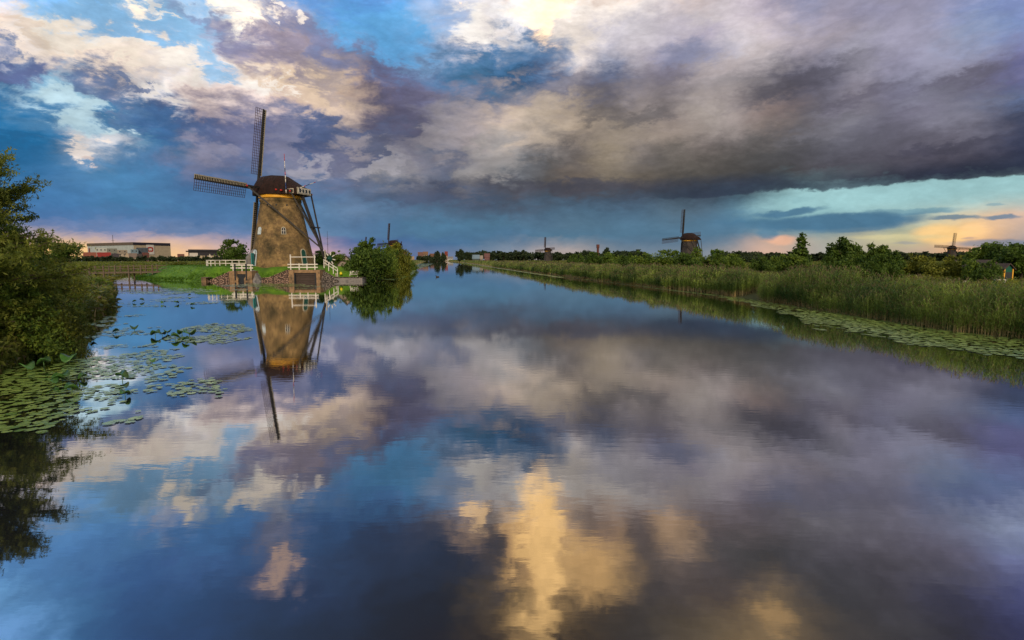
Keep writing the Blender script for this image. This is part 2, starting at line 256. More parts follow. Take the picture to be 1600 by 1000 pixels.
# ------------------------------------------------------------------ helpers
def smooth_noise(x, y, seed=0, octv=3):
    r = np.random.default_rng(seed); T = r.random((64, 64)); out = 0; amp = 1; tot = 0
    x = np.asarray(x, float); y = np.asarray(y, float)
    for o in range(octv):
        xf, yf = x * 2 ** o, y * 2 ** o; xi, yi = np.floor(xf).astype(int), np.floor(yf).astype(int)
        fx, fy = xf - xi, yf - yi; fx = fx * fx * (3 - 2 * fx); fy = fy * fy * (3 - 2 * fy)
        g = lambda a, b: T[a % 64, b % 64]
        out = out + amp * ((g(xi, yi) * (1 - fx) + g(xi + 1, yi) * fx) * (1 - fy) + (g(xi, yi + 1) * (1 - fx) + g(xi + 1, yi + 1) * fx) * fy)
        tot += amp; amp *= .5
    return out / tot
def tag(o, label=None, cat=None, group=None, kind=None):
    for k, v in (('label', label), ('category', cat), ('group', group), ('kind', kind)):
        if v: o[k] = v
    return o
def empty(name, loc, rz=0., label=None, cat=None, group=None):
    o = bpy.data.objects.new(name, None); C.objects.link(o); o.location = loc; o.rotation_euler = (0, 0, rz)
    return tag(o, label, cat, group)
def link_mesh(name, me, parent=None, loc=None):
    o = bpy.data.objects.new(name, me); C.objects.link(o)
    if parent: o.parent = parent
    if loc is not None: o.location = loc
    return o
class MB:
    def __init__(s): s.v, s.f, s.m, s.sm = [], [], [], []
    def add(s, vs, fs, mi=0, smooth=False):
        b = len(s.v); s.v += [tuple(v) for v in vs]
        for f in fs: s.f.append([i + b for i in f]); s.m.append(mi); s.sm.append(smooth)
        return s
    def box(s, x0, x1, y0, y1, z0, z1, mi=0):
        vs = [(x, y, z) for z in (z0, z1) for y in (y0, y1) for x in (x0, x1)]
        return s.add(vs, [(0, 2, 3, 1), (4, 5, 7, 6), (0, 1, 5, 4), (2, 6, 7, 3), (0, 4, 6, 2), (1, 3, 7, 5)], mi)
    def beam(s, a, b, w, h=None, mi=0, up=(0, 0, 1), w2=None):    # square bar from a to b
        a, b = Vector(a), Vector(b); h = h or w; d = (b - a).normalized(); u = Vector(up)
        if abs(d.dot(u)) > .98: u = Vector((0, 1, 0)) if abs(d.y) < .9 else Vector((1, 0, 0))
        sd_ = d.cross(u).normalized(); u = sd_.cross(d); k = (w2 or w) / w
        vs = [p + sd_ * (i * w / 2 * q) + u * (j * h / 2 * q) for p, q in ((a, 1), (b, k)) for i, j in ((-1, -1), (1, -1), (1, 1), (-1, 1))]
        return s.add(vs, [(3, 2, 1, 0), (4, 5, 6, 7), (0, 1, 5, 4), (1, 2, 6, 5), (2, 3, 7, 6), (3, 0, 4, 7)], mi)
    def tube(s, pts, rad, n=8, mi=0):
        pts = [Vector(p) for p in pts]; rad = rad if isinstance(rad, (list, tuple)) else [rad] * len(pts); vs = []
        for i, p in enumerate(pts):
            d = (pts[min(i + 1, len(pts) - 1)] - pts[max(i - 1, 0)]).normalized()
            u = Vector((1, 0, 0)) if abs(d.x) < .9 else Vector((0, 1, 0)); a = d.cross(u).normalized(); b = d.cross(a)
            vs += [p + (a * math.cos(2 * math.pi * k / n) + b * math.sin(2 * math.pi * k / n)) * rad[i] for k in range(n)]
        fs = [(i * n + k, i * n + (k + 1) % n, (i + 1) * n + (k + 1) % n, (i + 1) * n + k) for i in range(len(pts) - 1) for k in range(n)]
        fs += [tuple(range(n))[::-1], tuple((len(pts) - 1) * n + k for k in range(n))]
        return s.add(vs, fs, mi, True)
    def lathe(s, prof, n=40, mi=0, a0=0., smooth=True):   # prof [(r,z)]
        vs = [(r * math.cos(a0 + 2 * math.pi * k / n), r * math.sin(a0 + 2 * math.pi * k / n), z) for r, z in prof for k in range(n)]
        fs = [(i * n + k, i * n + (k + 1) % n, (i + 1) * n + (k + 1) % n, (i + 1) * n + k) for i in range(len(prof) - 1) for k in range(n)]
        return s.add(vs, fs, mi, smooth)
    def prism(s, poly, h, axis, mi=0):   # poly list of 3D points, extruded by vector
        n = len(poly); vs = [Vector(p) for p in poly] + [Vector(p) + Vector(axis) * h for p in poly]
        return s.add(vs, [tuple(range(n))[::-1], tuple(range(n, 2 * n))] + [(i, (i + 1) % n, n + (i + 1) % n, n + i) for i in range(n)], mi)
    def build(s, name, mats, parent=None, loc=None):
        me = bpy.data.meshes.new(name); me.from_pydata(s.v, [], s.f)
        for m in (mats if isinstance(mats, (list, tuple)) else [mats]): me.materials.append(m)
        me.polygons.foreach_set('material_index', s.m); me.polygons.foreach_set('use_smooth', s.sm)
        me.update(); return link_mesh(name, me, parent, loc)
def np_mesh(name, verts, quads, mats, mi=None, tint=None, smooth=False):
    me = bpy.data.meshes.new(name); nv, nf, k = len(verts), len(quads), quads.shape[1]
    me.vertices.add(nv); me.vertices.foreach_set('co', np.ascontiguousarray(verts, np.float32).ravel())
    me.loops.add(nf * k); me.loops.foreach_set('vertex_index', np.ascontiguousarray(quads, np.int32).ravel())
    me.polygons.add(nf); me.polygons.foreach_set('loop_start', np.arange(0, nf * k, k, dtype=np.int32))
    try: me.polygons.foreach_set('loop_total', np.full(nf, k, np.int32))
    except Exception: pass
    for m in (mats if isinstance(mats, (list, tuple)) else [mats]): me.materials.append(m)
    if mi is not None: me.polygons.foreach_set('material_index', np.ascontiguousarray(mi, np.int32))
    if smooth: me.polygons.foreach_set('use_smooth', np.ones(nf, bool))
    if tint is not None:
        at_ = me.attributes.new('tint', 'FLOAT', 'POINT'); at_.data.foreach_set('value', np.ascontiguousarray(tint, np.float32))
    me.update(calc_edges=True); me.validate(); return me

# ------------------------------------------------------------------ materials
def material(name, c1, c2=None, scale=4., rough=.8, bump=0., detail=5, spec=.3, stretch=None, tint=False, translucent=0., coat=0., metal=0., c3=None, scale3=.5, thr=(.45, .65)):
    m = bpy.data.materials.new(name); m.use_nodes = True; nt = m.node_tree; N, L = nt.nodes, nt.links
    b = N['Principled BSDF']; b.inputs['Roughness'].default_value = rough; b.inputs['Specular IOR Level'].default_value = spec
    b.inputs['Metallic'].default_value = metal; b.inputs['Coat Weight'].default_value = coat
    tcn = N.new('ShaderNodeTexCoord'); vec = tcn.outputs['Object']
    if stretch:
        mp = N.new('ShaderNodeMapping'); L.new(vec, mp.inputs[0]); mp.inputs['Scale'].default_value = stretch; vec = mp.outputs[0]
    col = None
    if c2 is None: b.inputs['Base Color'].default_value = (*c1, 1)
    else:
        mx = N.new('ShaderNodeMix'); mx.data_type = 'RGBA'
        if tint:
            an = N.new('ShaderNodeAttribute'); an.attribute_name = 'tint'; L.new(an.outputs['Fac'], mx.inputs[0])
        else:
            no = N.new('ShaderNodeTexNoise'); no.inputs['Scale'].default_value = scale; no.inputs['Detail'].default_value = detail; L.new(vec, no.inputs['Vector'])
            mr = N.new('ShaderNodeMapRange'); mr.inputs[1].default_value = .35; mr.inputs[2].default_value = .65; L.new(no.outputs[0], mr.inputs[0]); L.new(mr.outputs[0], mx.inputs[0])
        mx.inputs[6].default_value = (*c1, 1); mx.inputs[7].default_value = (*c2, 1); col = mx.outputs[2]
        if c3:
            n3 = N.new('ShaderNodeTexNoise'); n3.inputs['Scale'].default_value = scale3; n3.inputs['Detail'].default_value = 6; n3.inputs['Roughness'].default_value = .65; L.new(vec, n3.inputs['Vector'])
            r3 = N.new('ShaderNodeMapRange'); r3.inputs[1].default_value = thr[0]; r3.inputs[2].default_value = thr[1]; L.new(n3.outputs[0], r3.inputs[0])
            m3 = N.new('ShaderNodeMix'); m3.data_type = 'RGBA'; L.new(r3.outputs[0], m3.inputs[0]); L.new(col, m3.inputs[6]); m3.inputs[7].default_value = (*c3, 1); col = m3.outputs[2]
        L.new(col, b.inputs['Base Color'])
    if bump:
        nb_ = N.new('ShaderNodeTexNoise'); nb_.inputs['Scale'].default_value = scale * 2; nb_.inputs['Detail'].default_value = 6; L.new(vec, nb_.inputs['Vector'])
        bp = N.new('ShaderNodeBump'); bp.inputs['Strength'].default_value = bump; bp.inputs['Distance'].default_value = .05; L.new(nb_.outputs[0], bp.inputs['Height']); L.new(bp.outputs[0], b.inputs['Normal'])
    if translucent:
        tr_ = N.new('ShaderNodeBsdfTranslucent'); ms = N.new('ShaderNodeMixShader'); ms.inputs[0].default_value = translucent
        if col: L.new(col, tr_.inputs[0])
        else: tr_.inputs[0].default_value = (*c1, 1)
        L.new(b.outputs[0], ms.inputs[1]); L.new(tr_.outputs[0], ms.inputs[2]); L.new(ms.outputs[0], N['Material Output'].inputs[0])
    return m
def rgb(h): return tuple(map(float, lin(hexrow(h)[0])))
def brick_material(name, c1, c2, mort, w, h, dark, cyl=True, scale3=.35):
    m = material(name, c1, c2, 1.5, .9, 0., c3=dark, scale3=scale3, thr=(.42, .68)); nt = m.node_tree; N, L = nt.nodes, nt.links; b = N['Principled BSDF']
    src = b.inputs['Base Color'].links[0].from_socket
    tcn = N.new('ShaderNodeTexCoord'); sep = N.new('ShaderNodeSeparateXYZ'); L.new(tcn.outputs['Object'], sep.inputs[0]); cmb = N.new('ShaderNodeCombineXYZ')
    if cyl:
        a = N.new('ShaderNodeMath'); a.operation = 'ARCTAN2'; L.new(sep.outputs[1], a.inputs[0]); L.new(sep.outputs[0], a.inputs[1])
        k = N.new('ShaderNodeMath'); k.operation = 'MULTIPLY'; L.new(a.outputs[0], k.inputs[0]); k.inputs[1].default_value = 4.6; L.new(k.outputs[0], cmb.inputs[0])
    else:
        a = N.new('ShaderNodeMath'); a.operation = 'ADD'; L.new(sep.outputs[0], a.inputs[0]); L.new(sep.outputs[1], a.inputs[1]); L.new(a.outputs[0], cmb.inputs[0])
    L.new(sep.outputs[2], cmb.inputs[1])
    br = N.new('ShaderNodeTexBrick'); L.new(cmb.outputs[0], br.inputs['Vector']); br.inputs['Scale'].default_value = 1.; br.inputs['Brick Width'].default_value = w; br.inputs['Row Height'].default_value = h
    br.inputs['Mortar Size'].default_value = .012; br.inputs['Color1'].default_value = (.75, .75, .75, 1); br.inputs['Color2'].default_value = (1.2, 1.15, 1.1, 1); br.inputs['Mortar'].default_value = (*mort, 1)
    mx = N.new('ShaderNodeMix'); mx.data_type = 'RGBA'; mx.blend_type = 'MULTIPLY'; mx.inputs[0].default_value = 1.; L.new(src, mx.inputs[6]); L.new(br.outputs[0], mx.inputs[7]); L.new(mx.outputs[2], b.inputs['Base Color'])
    bp = N.new('ShaderNodeBump'); bp.inputs['Strength'].default_value = .5; bp.inputs['Distance'].default_value = .02; L.new(br.outputs['Fac'], bp.inputs['Height']); bp.invert = True; L.new(bp.outputs[0], b.inputs['Normal'])
    return m

# ------------------------------------------------------------------ water
def water_material():
    m = bpy.data.materials.new('canal_water'); m.use_nodes = True; nt = m.node_tree; N, L = nt.nodes, nt.links; N.clear()
    out = N.new('ShaderNodeOutputMaterial'); gl = N.new('ShaderNodeBsdfGlossy'); gl.inputs['Roughness'].default_value = .022; gl.inputs['Color'].default_value = (.96, .96, .97, 1)
    df = N.new('ShaderNodeBsdfDiffuse'); df.inputs['Color'].default_value = (.012, .014, .016, 1)
    fr = N.new('ShaderNodeFresnel'); fr.inputs['IOR'].default_value = 1.333
    pw = N.new('ShaderNodeMath'); pw.operation = 'MULTIPLY_ADD'; pw.use_clamp = True; pw.inputs[1].default_value = 1.5; pw.inputs[2].default_value = .14; L.new(fr.outputs[0], pw.inputs[0]); pw.use_clamp = False
    e1 = N.new('ShaderNodeMath'); e1.operation = 'SUBTRACT'; e1.inputs[1].default_value = .13; e1.use_clamp = True; L.new(fr.outputs[0], e1.inputs[0])
    e2 = N.new('ShaderNodeMath'); e2.operation = 'MULTIPLY_ADD'; e2.use_clamp = True; e2.inputs[1].default_value = 1.3; L.new(e1.outputs[0], e2.inputs[0]); L.new(pw.outputs[0], e2.inputs[2]); pw = e2
    ms = N.new('ShaderNodeMixShader'); L.new(pw.outputs[0], ms.inputs[0]); L.new(df.outputs[0], ms.inputs[1]); L.new(gl.outputs[0], ms.inputs[2]); L.new(ms.outputs[0], out.inputs[0])
    tcn = N.new('ShaderNodeTexCoord'); mp = N.new('ShaderNodeMapping'); mp.inputs['Scale'].default_value = (.55, 1.7, 1); L.new(tcn.outputs['Object'], mp.inputs[0])
    n1 = N.new('ShaderNodeTexNoise'); n1.inputs['Scale'].default_value = 3.2; n1.inputs['Detail'].default_value = 3; L.new(mp.outputs[0], n1.inputs['Vector'])
    n2 = N.new('ShaderNodeTexNoise'); n2.inputs['Scale'].default_value = .035; n2.inputs['Detail'].default_value = 3; n2.inputs['Distortion'].default_value = 1.; L.new(mp.outputs[0], n2.inputs['Vector'])
    mr = N.new('ShaderNodeMapRange'); mr.inputs[1].default_value = .42; mr.inputs[2].default_value = .66; mr.inputs[3].default_value = .25; mr.inputs[4].default_value = 1.; L.new(n2.outputs[0], mr.inputs[0])
    mu = N.new('ShaderNodeMath'); mu.operation = 'MULTIPLY'; L.new(n1.outputs[0], mu.inputs[0]); L.new(mr.outputs[0], mu.inputs[1])
    bp = N.new('ShaderNodeBump'); bp.inputs['Strength'].default_value = .22; bp.inputs['Distance'].default_value = .007; L.new(mu.outputs[0], bp.inputs['Height'])
    L.new(bp.outputs[0], gl.inputs['Normal']); L.new(bp.outputs[0], df.inputs['Normal'])
    return m
w = MB(); w.add([(-1500, -60, 0), (1500, -60, 0), (1500, 1450, 0), (-1500, 1450, 0)], [(0, 1, 2, 3)])
tag(w.build('canal_water', water_material()), kind='structure')

# ------------------------------------------------------------------ ground
def A(px, py): return at(px, py, 0.)
SHORE_R = [(27, -20), (25.6, 5), (24.8, 15), A(1600, 530), A(1500, 520), A(1410, 506), A(1300, 487), A(1200, 471.5), A(1120, 461), A(1032, 450.5), A(942, 439.5), A(889, 433.5), A(840, 426.8), A(780, 418.3), A(745, 413), A(722, 410), A(706, 408.6), A(697, 407.8)]
LAND_R = SHORE_R + [(3600, 1500), (3600, -20)]
SHORE_L = [(-12, -20), (-13, 2), (-15, 11), A(0, 575), A(60, 545), A(130, 500), A(168, 470), A(158, 456), A(90, 447)]
LAND_L = SHORE_L + [(-150, 96), (-3600, 100), (-3600, -20)]
ISLE = [A(100, 431), A(160, 431.5), A(190, 431), A(213, 425), A(207, 434), A(225, 437), A(280, 438.6), XY(316, 97.7), XY(322, 98.3), XY(400, 98.3), XY(410, 97.9), XY(450, 97.9), XY(458, 98.6), XY(494, 98.6), XY(505, 98.2), XY(530, 98.3), XY(567, 98.6), A(600, 435), A(617, 428), A(626, 421), A(645, 415.6), A(655, 411.6), A(662, 409.3), A(668, 408)]
LAND_F = [(-3600, 130), (-150, 122)] + ISLE + [(-230, 1500), (-3600, 1500)]
LAND_E = [(-3600, 1290), (3600, 1290), (3600, 6000), (-3600, 6000)]
def signed(poly, x, y):           # + inside, - outside, metres to the edge
    d = np.full(x.shape, 1e9); ins = np.zeros(x.shape, bool); n = len(poly)
    for i in range(n):
        ax, ay = poly[i]; bx, by = poly[(i + 1) % n]; ex, ey = bx - ax, by - ay
        t = np.clip(((x - ax) * ex + (y - ay) * ey) / (ex * ex + ey * ey), 0, 1)
        d = np.minimum(d, (x - ax - t * ex) ** 2 + (y - ay - t * ey) ** 2)
        if abs(ey) > 1e-9: ins ^= ((ay > y) != (by > y)) & (x < (bx - ax) * (y - ay) / ey + ax)
    return np.where(ins, 1, -1) * np.sqrt(d)
def sstep(t): t = np.clip(t, 0, 1); return t * t * (3 - 2 * t)
def isle_mask(x, y):
    return sstep((x + 84) / 14) * sstep((-17 - x) / 8) * sstep((y - 94) / 3) * sstep((165 - y) / 30)
def ground_z(x, y):
    x = np.asarray(x, float); y = np.asarray(y, float); sh = x.shape; x = np.atleast_1d(x); y = np.atleast_1d(y)
    z = np.full(x.shape, -9.)
    for poly, H, w in ((LAND_R, .75, 2.5), (LAND_L, .9, 3.), (LAND_F, 1.0, 6.5), (LAND_E, 1.0, 10)):
        d = signed(poly, x, y); w = np.where((poly is LAND_F) & (x > -57) & (x < -20), 3.2, w); h = H + (1.5 * isle_mask(x, y) if poly is LAND_F else 0)
        zi = np.where(d > 0, h * sstep((d + .3) / w) * (1 + .12 * (smooth_noise(x / 7, y / 7, 3) - .5) * (0 if poly is LAND_F else 1)), np.maximum(-1.6, d * .7))
        z = np.maximum(z, zi)
    return z.reshape(sh) if sh else float(z[0])
ys = np.concatenate([np.arange(-14, 15, 1.), np.arange(15, 132, .5), 132 * 1.045 ** np.arange(0, 84)])
us = np.linspace(-1.7, 1.7, 500)
gx = us[None, :] * (ys[:, None] + 26); gy = np.repeat(ys[:, None], len(us), 1); gz = ground_z(gx, gy)
nr, nc = gx.shape; idx = np.arange(nr * nc).reshape(nr, nc)
gq = np.stack([idx[:-1, :-1], idx[:-1, 1:], idx[1:, 1:], idx[1:, :-1]], -1).reshape(-1, 4)
cx_, cy_ = gx[:-1, :-1].ravel(), gy[:-1, :-1].ravel()
gmi = np.where(isle_mask(cx_, cy_) > .35, 0, 1)
m_lawn = material('lawn', (.06, .15, .006), (.10, .20, .012), .8, .9, .4, c3=(.045, .10, .012), scale3=.25)
m_rough = material('rough_grass', (.035, .06, .012), (.075, .085, .025), .25, .9, .5, c3=(.09, .08, .035), scale3=.04)
gme = np_mesh('ground', np.stack([gx, gy, gz], -1).reshape(-1, 3), gq, [m_lawn, m_rough], gmi, smooth=True)
tag(link_mesh('ground', gme), kind='structure')

# ------------------------------------------------------------------ paints and stuffs
m_brick = brick_material('mill_brick', (.17, .115, .06), (.34, .235, .105), (.8, .75, .66), .24, .075, (.05, .042, .022))
m_brick_far = material('mill_brick_far', (.07, .055, .04), (.10, .075, .05), 1., .9)
m_thatch_body = material('weathered_thatch', (.036, .031, .030), (.06, .052, .05), 2., .95, .3, stretch=(1, 1, .4))
m_cap = material('dark_thatch', (.010, .005, .0042), (.024, .010, .008), 3., .95, .6, stretch=(1, 1, .35))
m_yellow = material('yellow_paint', (.62, .30, .025), (.72, .38, .04), 1.5, .5)
m_tar = material('tarred_wood', (.012, .011, .011), (.03, .026, .024), 3., .6)
m_cream = material('cream_paint', (.42, .38, .30), (.33, .30, .23), 3., .6)
m_white = material('white_paint', (.70, .67, .62), (.58, .55, .50), 4., .55)
m_red = material('red_paint', (.42, .03, .02), (.34, .025, .02), 3., .5)
m_blue = material('blue_paint', (.02, .06, .20), (.03, .05, .14), 3., .5)
m_teal = material('teal_paint', (.01, .27, .27), (.015, .22, .24), 3., .5)
m_green = material('green_paint', (.006, .05, .035), (.01, .07, .05), 3., .5)
m_lat = material('lattice_wood', (.035, .016, .014), (.06, .026, .02), 4., .7)
m_glass = material('window_glass', (.02, .025, .03), rough=.35, spec=.4)
m_paleglass = material('pale_shutter', (.42, .52, .60), (.5, .58, .62), 3., .4)
m_conc = material('concrete', (.34, .22, .12), (.26, .16, .085), 2., .9, .3, c3=(.10, .075, .05), scale3=1.2)
m_grey = material('grey_concrete', (.24, .22, .21), (.17, .16, .16), 1.6, .9, .3, c3=(.08, .08, .08), scale3=.8)
m_dark = material('dark_gate', (.010, .014, .020), (.016, .02, .026), 3., .6)
m_dgate = material('dark_boards', (.045, .03, .024), (.06, .042, .034), 2., .7)
m_timber = material('weathered_timber', (.10, .075, .055), (.15, .115, .085), 3., .9, .3, stretch=(1, 1, 4))
def cobble(name, a, b, sc=4.6):
    m = material(name, a, b, 3., .9); nt = m.node_tree; N, L = nt.nodes, nt.links; bs = N['Principled BSDF']
    tcn = N.new('ShaderNodeTexCoord'); v = N.new('ShaderNodeTexVoronoi'); v.inputs['Scale'].default_value = sc; L.new(tcn.outputs['Object'], v.inputs['Vector'])
    r = N.new('ShaderNodeMapRange'); r.inputs[1].default_value = .28; r.inputs[2].default_value = .5; r.inputs[3].default_value = 1.; r.inputs[4].default_value = .12; L.new(v.outputs['Distance'], r.inputs[0])
    hs = N.new('ShaderNodeMix'); hs.data_type = 'RGBA'; hs.blend_type = 'MULTIPLY'; hs.inputs[0].default_value = 1; L.new(bs.inputs['Base Color'].links[0].from_socket, hs.inputs[6]); L.new(r.outputs[0], hs.inputs[7]); L.new(hs.outputs[2], bs.inputs['Base Color'])
    bp = N.new('ShaderNodeBump'); bp.inputs['Strength'].default_value = .8; bp.inputs['Distance'].default_value = .08; L.new(r.outputs[0], bp.inputs['Height']); L.new(bp.outputs[0], bs.inputs['Normal']); return m
m_cob = cobble('set_stones', (.46, .30, .22), (.32, .2, .14))
m_cobg = cobble('grey_set_stones', (.30, .25, .21), (.22, .18, .15), 4.8)

# ------------------------------------------------------------------ windmills
def sail_meshes(L=14.2, Wd=1.85, bars=26, th=.055):
    s = MB(); sw = .36 if th < .06 else .62; s.beam((0, 0, .4), (0, 0, L), sw, sw, w2=sw * .6)                        # along +Z, lattice towards +Y
    l = MB()
    for i in range(bars):
        z = 2.6 + (L - 2.7) * i / (bars - 1); l.beam((.02, .1, z), (.10 + .12 * (1 - z / L), Wd, z), th)
    for q in (.25, .5, .75, 1.): l.beam((.03 + .06 * q, .1 + (Wd - .1) * q, 2.6), (.03 + .04 * q, .1 + (Wd - .1) * q, L - .1), th)
    b = MB(); b.box(-.02, .03, -.78, -.60, 2.4, L, 0)                                # leading edge board, cream
    for i in range(34):
        z = 2.5 + (L - 2.6) * i / 33; b.box(.0, .05, -.62, -.1, z - .035, z + .035, 0)
    k = MB(); k.box(.06, .10, -.72, -.1, 2.4, L - .05, 0)                           # dark boards behind the battens
    return s, l, b, k
def make_mill(name, label, c, face, body='brick', detail=True, sail_rot=0., scale=1., zb=None, bars=26, th=.055, group='windmills standing around the canal'):
    zb = float(ground_z(c[0], c[1])) if zb is None else zb
    root = empty(name, (c[0], c[1], zb), face, label, 'windmill', group); root.scale = (scale,) * 3
    def loc_ang(world_deg): return R(world_deg) - face
    t = MB()
    if body == 'brick':
        t.lathe([(5.62, -.8), (5.60, .0), (5.46, .6), (4.8, 4), (4.2, 7.2), (3.62, 10.4), (3.44, 11.35), (3.56, 11.45), (3.6, 11.75), (3.5, 11.95), (3.5, 12.2)], 56)
        tm = m_brick if detail else m_brick_far
    else:
        t.lathe([(5.7, -.6), (5.5, .4), (5.1, 1.0), (4.55, 4), (4.0, 7.5), (3.72, 10.5), (3.62, 12.0)], 8, a0=R(22.5), smooth=False); tm = m_thatch_body
    t.build('tower', tm, root)
    r = MB(); r.lathe([(3.3, 12.0), (3.64, 12.02), (3.68, 12.1), (3.68, 12.62), (3.5, 12.7), (2.8, 12.72)], 48); r.build('cap_ring', m_yellow, root)
    # boat shaped cap, lofted along the shaft
    cs = [(4.75, 1.45, 1.25, .95), (3.9, 2.6, 2.35, .9), (2.9, 3.35, 3.55, .75), (1.0, 3.95, 3.68, .7), (-1.2, 3.9, 3.5, .7), (-2.6, 3.4, 2.65, .78), (-3.9, 2.7, 1.85, .85), (-4.9, 2.15, 1.35, .95)]
    m = MB(); n = 15; vs = []
    for x, hw, h, sh in cs:
        for k in range(n):
            a = math.pi * k / (n - 1); y = -math.cos(a); vs.append((x, hw * math.copysign(abs(y) ** .9, y), 12.62 + h * (math.sin(a) ** .9 if sh < .8 else math.sin(a) ** .6)))
    fs = [(i * n + k, i * n + k + 1, (i + 1) * n + k + 1, (i + 1) * n + k) for i in range(len(cs) - 1) for k in range(n - 1)]
    fs += [tuple(range(n))[::-1], tuple(range((len(cs) - 1) * n, len(cs) * n))] + [(i * n, (i + 1) * n, (i + 1) * n + n - 1, i * n + n - 1) for i in range(len(cs) - 1)]
    m.add(vs, fs, 0, False); m.build('cap', m_cap, root)
    # sails on the tilted shaft
    H = Vector((4.95, 0, 14.0)); tilt = R(8)
    sh_ = MB(); ax = Vector((math.cos(tilt), 0, math.sin(tilt))); sh_.tube([H - ax * 2.6, H + ax * .45], [.34, .30], 10); sh_.beam(H - Vector((0, .45, 0)), H + Vector((0, .45, 0)), .7, .7)
    sh_.build('wind_shaft', m_tar, root)
    sm = make_mill.sails.get((bars, th))
    if sm is None:
        s, l, b, k = sail_meshes(bars=bars, th=th)
        o = [q.build(nm, mt) for q, nm, mt in ((s, 'sail', m_tar), (l, 'lattice', m_lat), (b, 'leading_board', m_cream), (k, 'dark_board', m_tar))]
        sm = make_mill.sails[(bars, th)] = [q.data for q in o]; sm.append(sm[2].copy()); sm[4].materials[0] = m_tar
        for q in o: bpy.data.objects.remove(q)
    for q in range(4):
        so_ = link_mesh('sail', sm[0], root); so_.location = H + ax * (.18 if q % 2 else -.18)
        # blade direction +Z of the sail mesh; rotate about the shaft
        so_.rotation_mode = 'QUATERNION'
        M = Matrix.Rotation(-tilt, 3, 'Y') @ Matrix.Rotation(-(math.pi / 2 * q + R(sail_rot)), 3, 'X')
        so_.rotation_quaternion = M.to_quaternion()
        link_mesh('lattice', sm[1], so_); lb_ = link_mesh('leading_board', sm[2] if detail else sm[4], so_)
        if detail: link_mesh('windboard', sm[3], so_)
    # tail: pole, cross beams and long braces
    foot = (-9.0, 0, .55); knee = Vector((-8.35, 0, 3.0))
    tp = MB(); tp.beam((-4.3, 0, 13.2), foot, .46, .42, w2=.34); tp.build('tail_pole', m_tar, root)
    cb = MB(); cb.beam((1.5, -6.6, 13.72), (1.5, 6.6, 13.72), .34); cb.beam((-4.35, -3.05, 13.05), (-4.35, 3.05, 13.05), .32); cb.build('cross_beam', m_tar, root)
    for sgn in (1, -1):
        for a, w_ in (((1.5, 6.45 * sgn, 13.6), .26), ((-4.35, 2.95 * sgn, 12.95), .22)):
            b = MB(); b.beam(a, knee, w_, w_); b.build('tail_brace', m_tar, root)
    b = MB(); b.beam((-6.95, -1.5, 6.9), (-6.95, 1.5, 6.9), .2); b.build('tail_crossbar', m_tar, root)
    if detail:
        for y in (6.7, -6.7): e = MB(); e.tube([(1.5, y - .1 * np.sign(y), 13.72), (1.5, y + .06 * np.sign(y), 13.72)], .17, 10); e.build('beam_end', m_red, root)
        for y in (3.05, -3.05): e = MB(); e.tube([(-4.35, y, 13.05), (-4.35, y + .14 * np.sign(y), 13.05)], .17, 10); e.build('beam_end', m_red, root)
        for x, z in ((-2.9, 13.15), (-1.9, 13.3)):
            e = MB(); e.tube([(x, 3.3, z), (x, 3.75, z)], .15, 10); e.build('beam_end', m_red, root)
        # rear gable with little windows and side boards
        g = MB(); g.box(-5.02, -4.92, -1.95, 1.95, 12.7, 13.85); g.build('rear_gable', m_cream, root)
        for y in (-1.35, -.45, .45, 1.35):
            g = MB(); g.box(-5.10, -5.04, y - .36, y + .36, 12.9, 13.7); wf = g.build('window', m_white, root)
            q = MB(); q.box(-5.14, -5.11, y - .26, y + .26, 13.0, 13.6); q.build('pane', m_glass, wf)
        for x0, x1 in ((-4.75, -3.95), (-3.75, -3.05)):
            g = MB(); g.box(x0, x1, 2.62, 2.72, 12.72, 13.55); wf = g.build('window', m_cream, root)
            q = MB(); q.box(x0 + .12, x1 - .12, 2.74, 2.77, 12.86, 13.42); q.build('pane', m_glass, wf)
        # striped poles fixed to the cap
        def striped(a, b, cols, rad, nm):
            a, b = Vector(a), Vector(b); g = MB(); n_ = len(cols)
            for i, c_ in enumerate(cols): g.tube([a.lerp(b, i / n_), a.lerp(b, (i + 1) / n_)], [rad * (1 - .45 * i / n_), rad * (1 - .45 * (i + 1) / n_)], 8, c_)
            g.build(nm, [m_white, m_red, m_blue, m_tar], root)
        striped((-3.4, 2.9, 12.7), (-3.35, 2.95, 19.4), [0, 2, 2, 0, 0, 1, 3, 0, 0, 1, 1], .08, 'flagpole')
        striped((-4.9, 1.6, 13.6), (-8.7, 1.9, 14.55), [3, 0, 0, 1, 2, 2, 0, 0, 1], .08, 'striped_pole')
        # winch wheel at the foot of the tail
        g = MB(); wc = Vector((-9.9, .2, 1.35)); g.tube([wc - Vector((0, .5, 0)), wc + Vector((0, .5, 0))], .22, 10)
        for k in range(8):
            a = math.pi * k / 4 + .2; d = Vector((math.cos(a), 0, math.sin(a))); g.beam(wc, wc + d * .72, .16, .12, 0); g.beam(wc + d * .62, wc + d * 1.12, .17, .13, 1)
        g.build('winch_wheel', [m_green, m_white], root)
        g = MB(); g.beam((-9.0, .3, 2.9), (-9.15, .3, .0), .16, .16); g.build('tail_support', m_cream, root)
        # openings in the tower, placed by compass bearing
        def wall_r(z): return float(np.interp(z, [0, .6, 4, 7.2, 10.4, 11.35], [5.6, 5.46, 4.8, 4.2, 3.62, 3.44]))
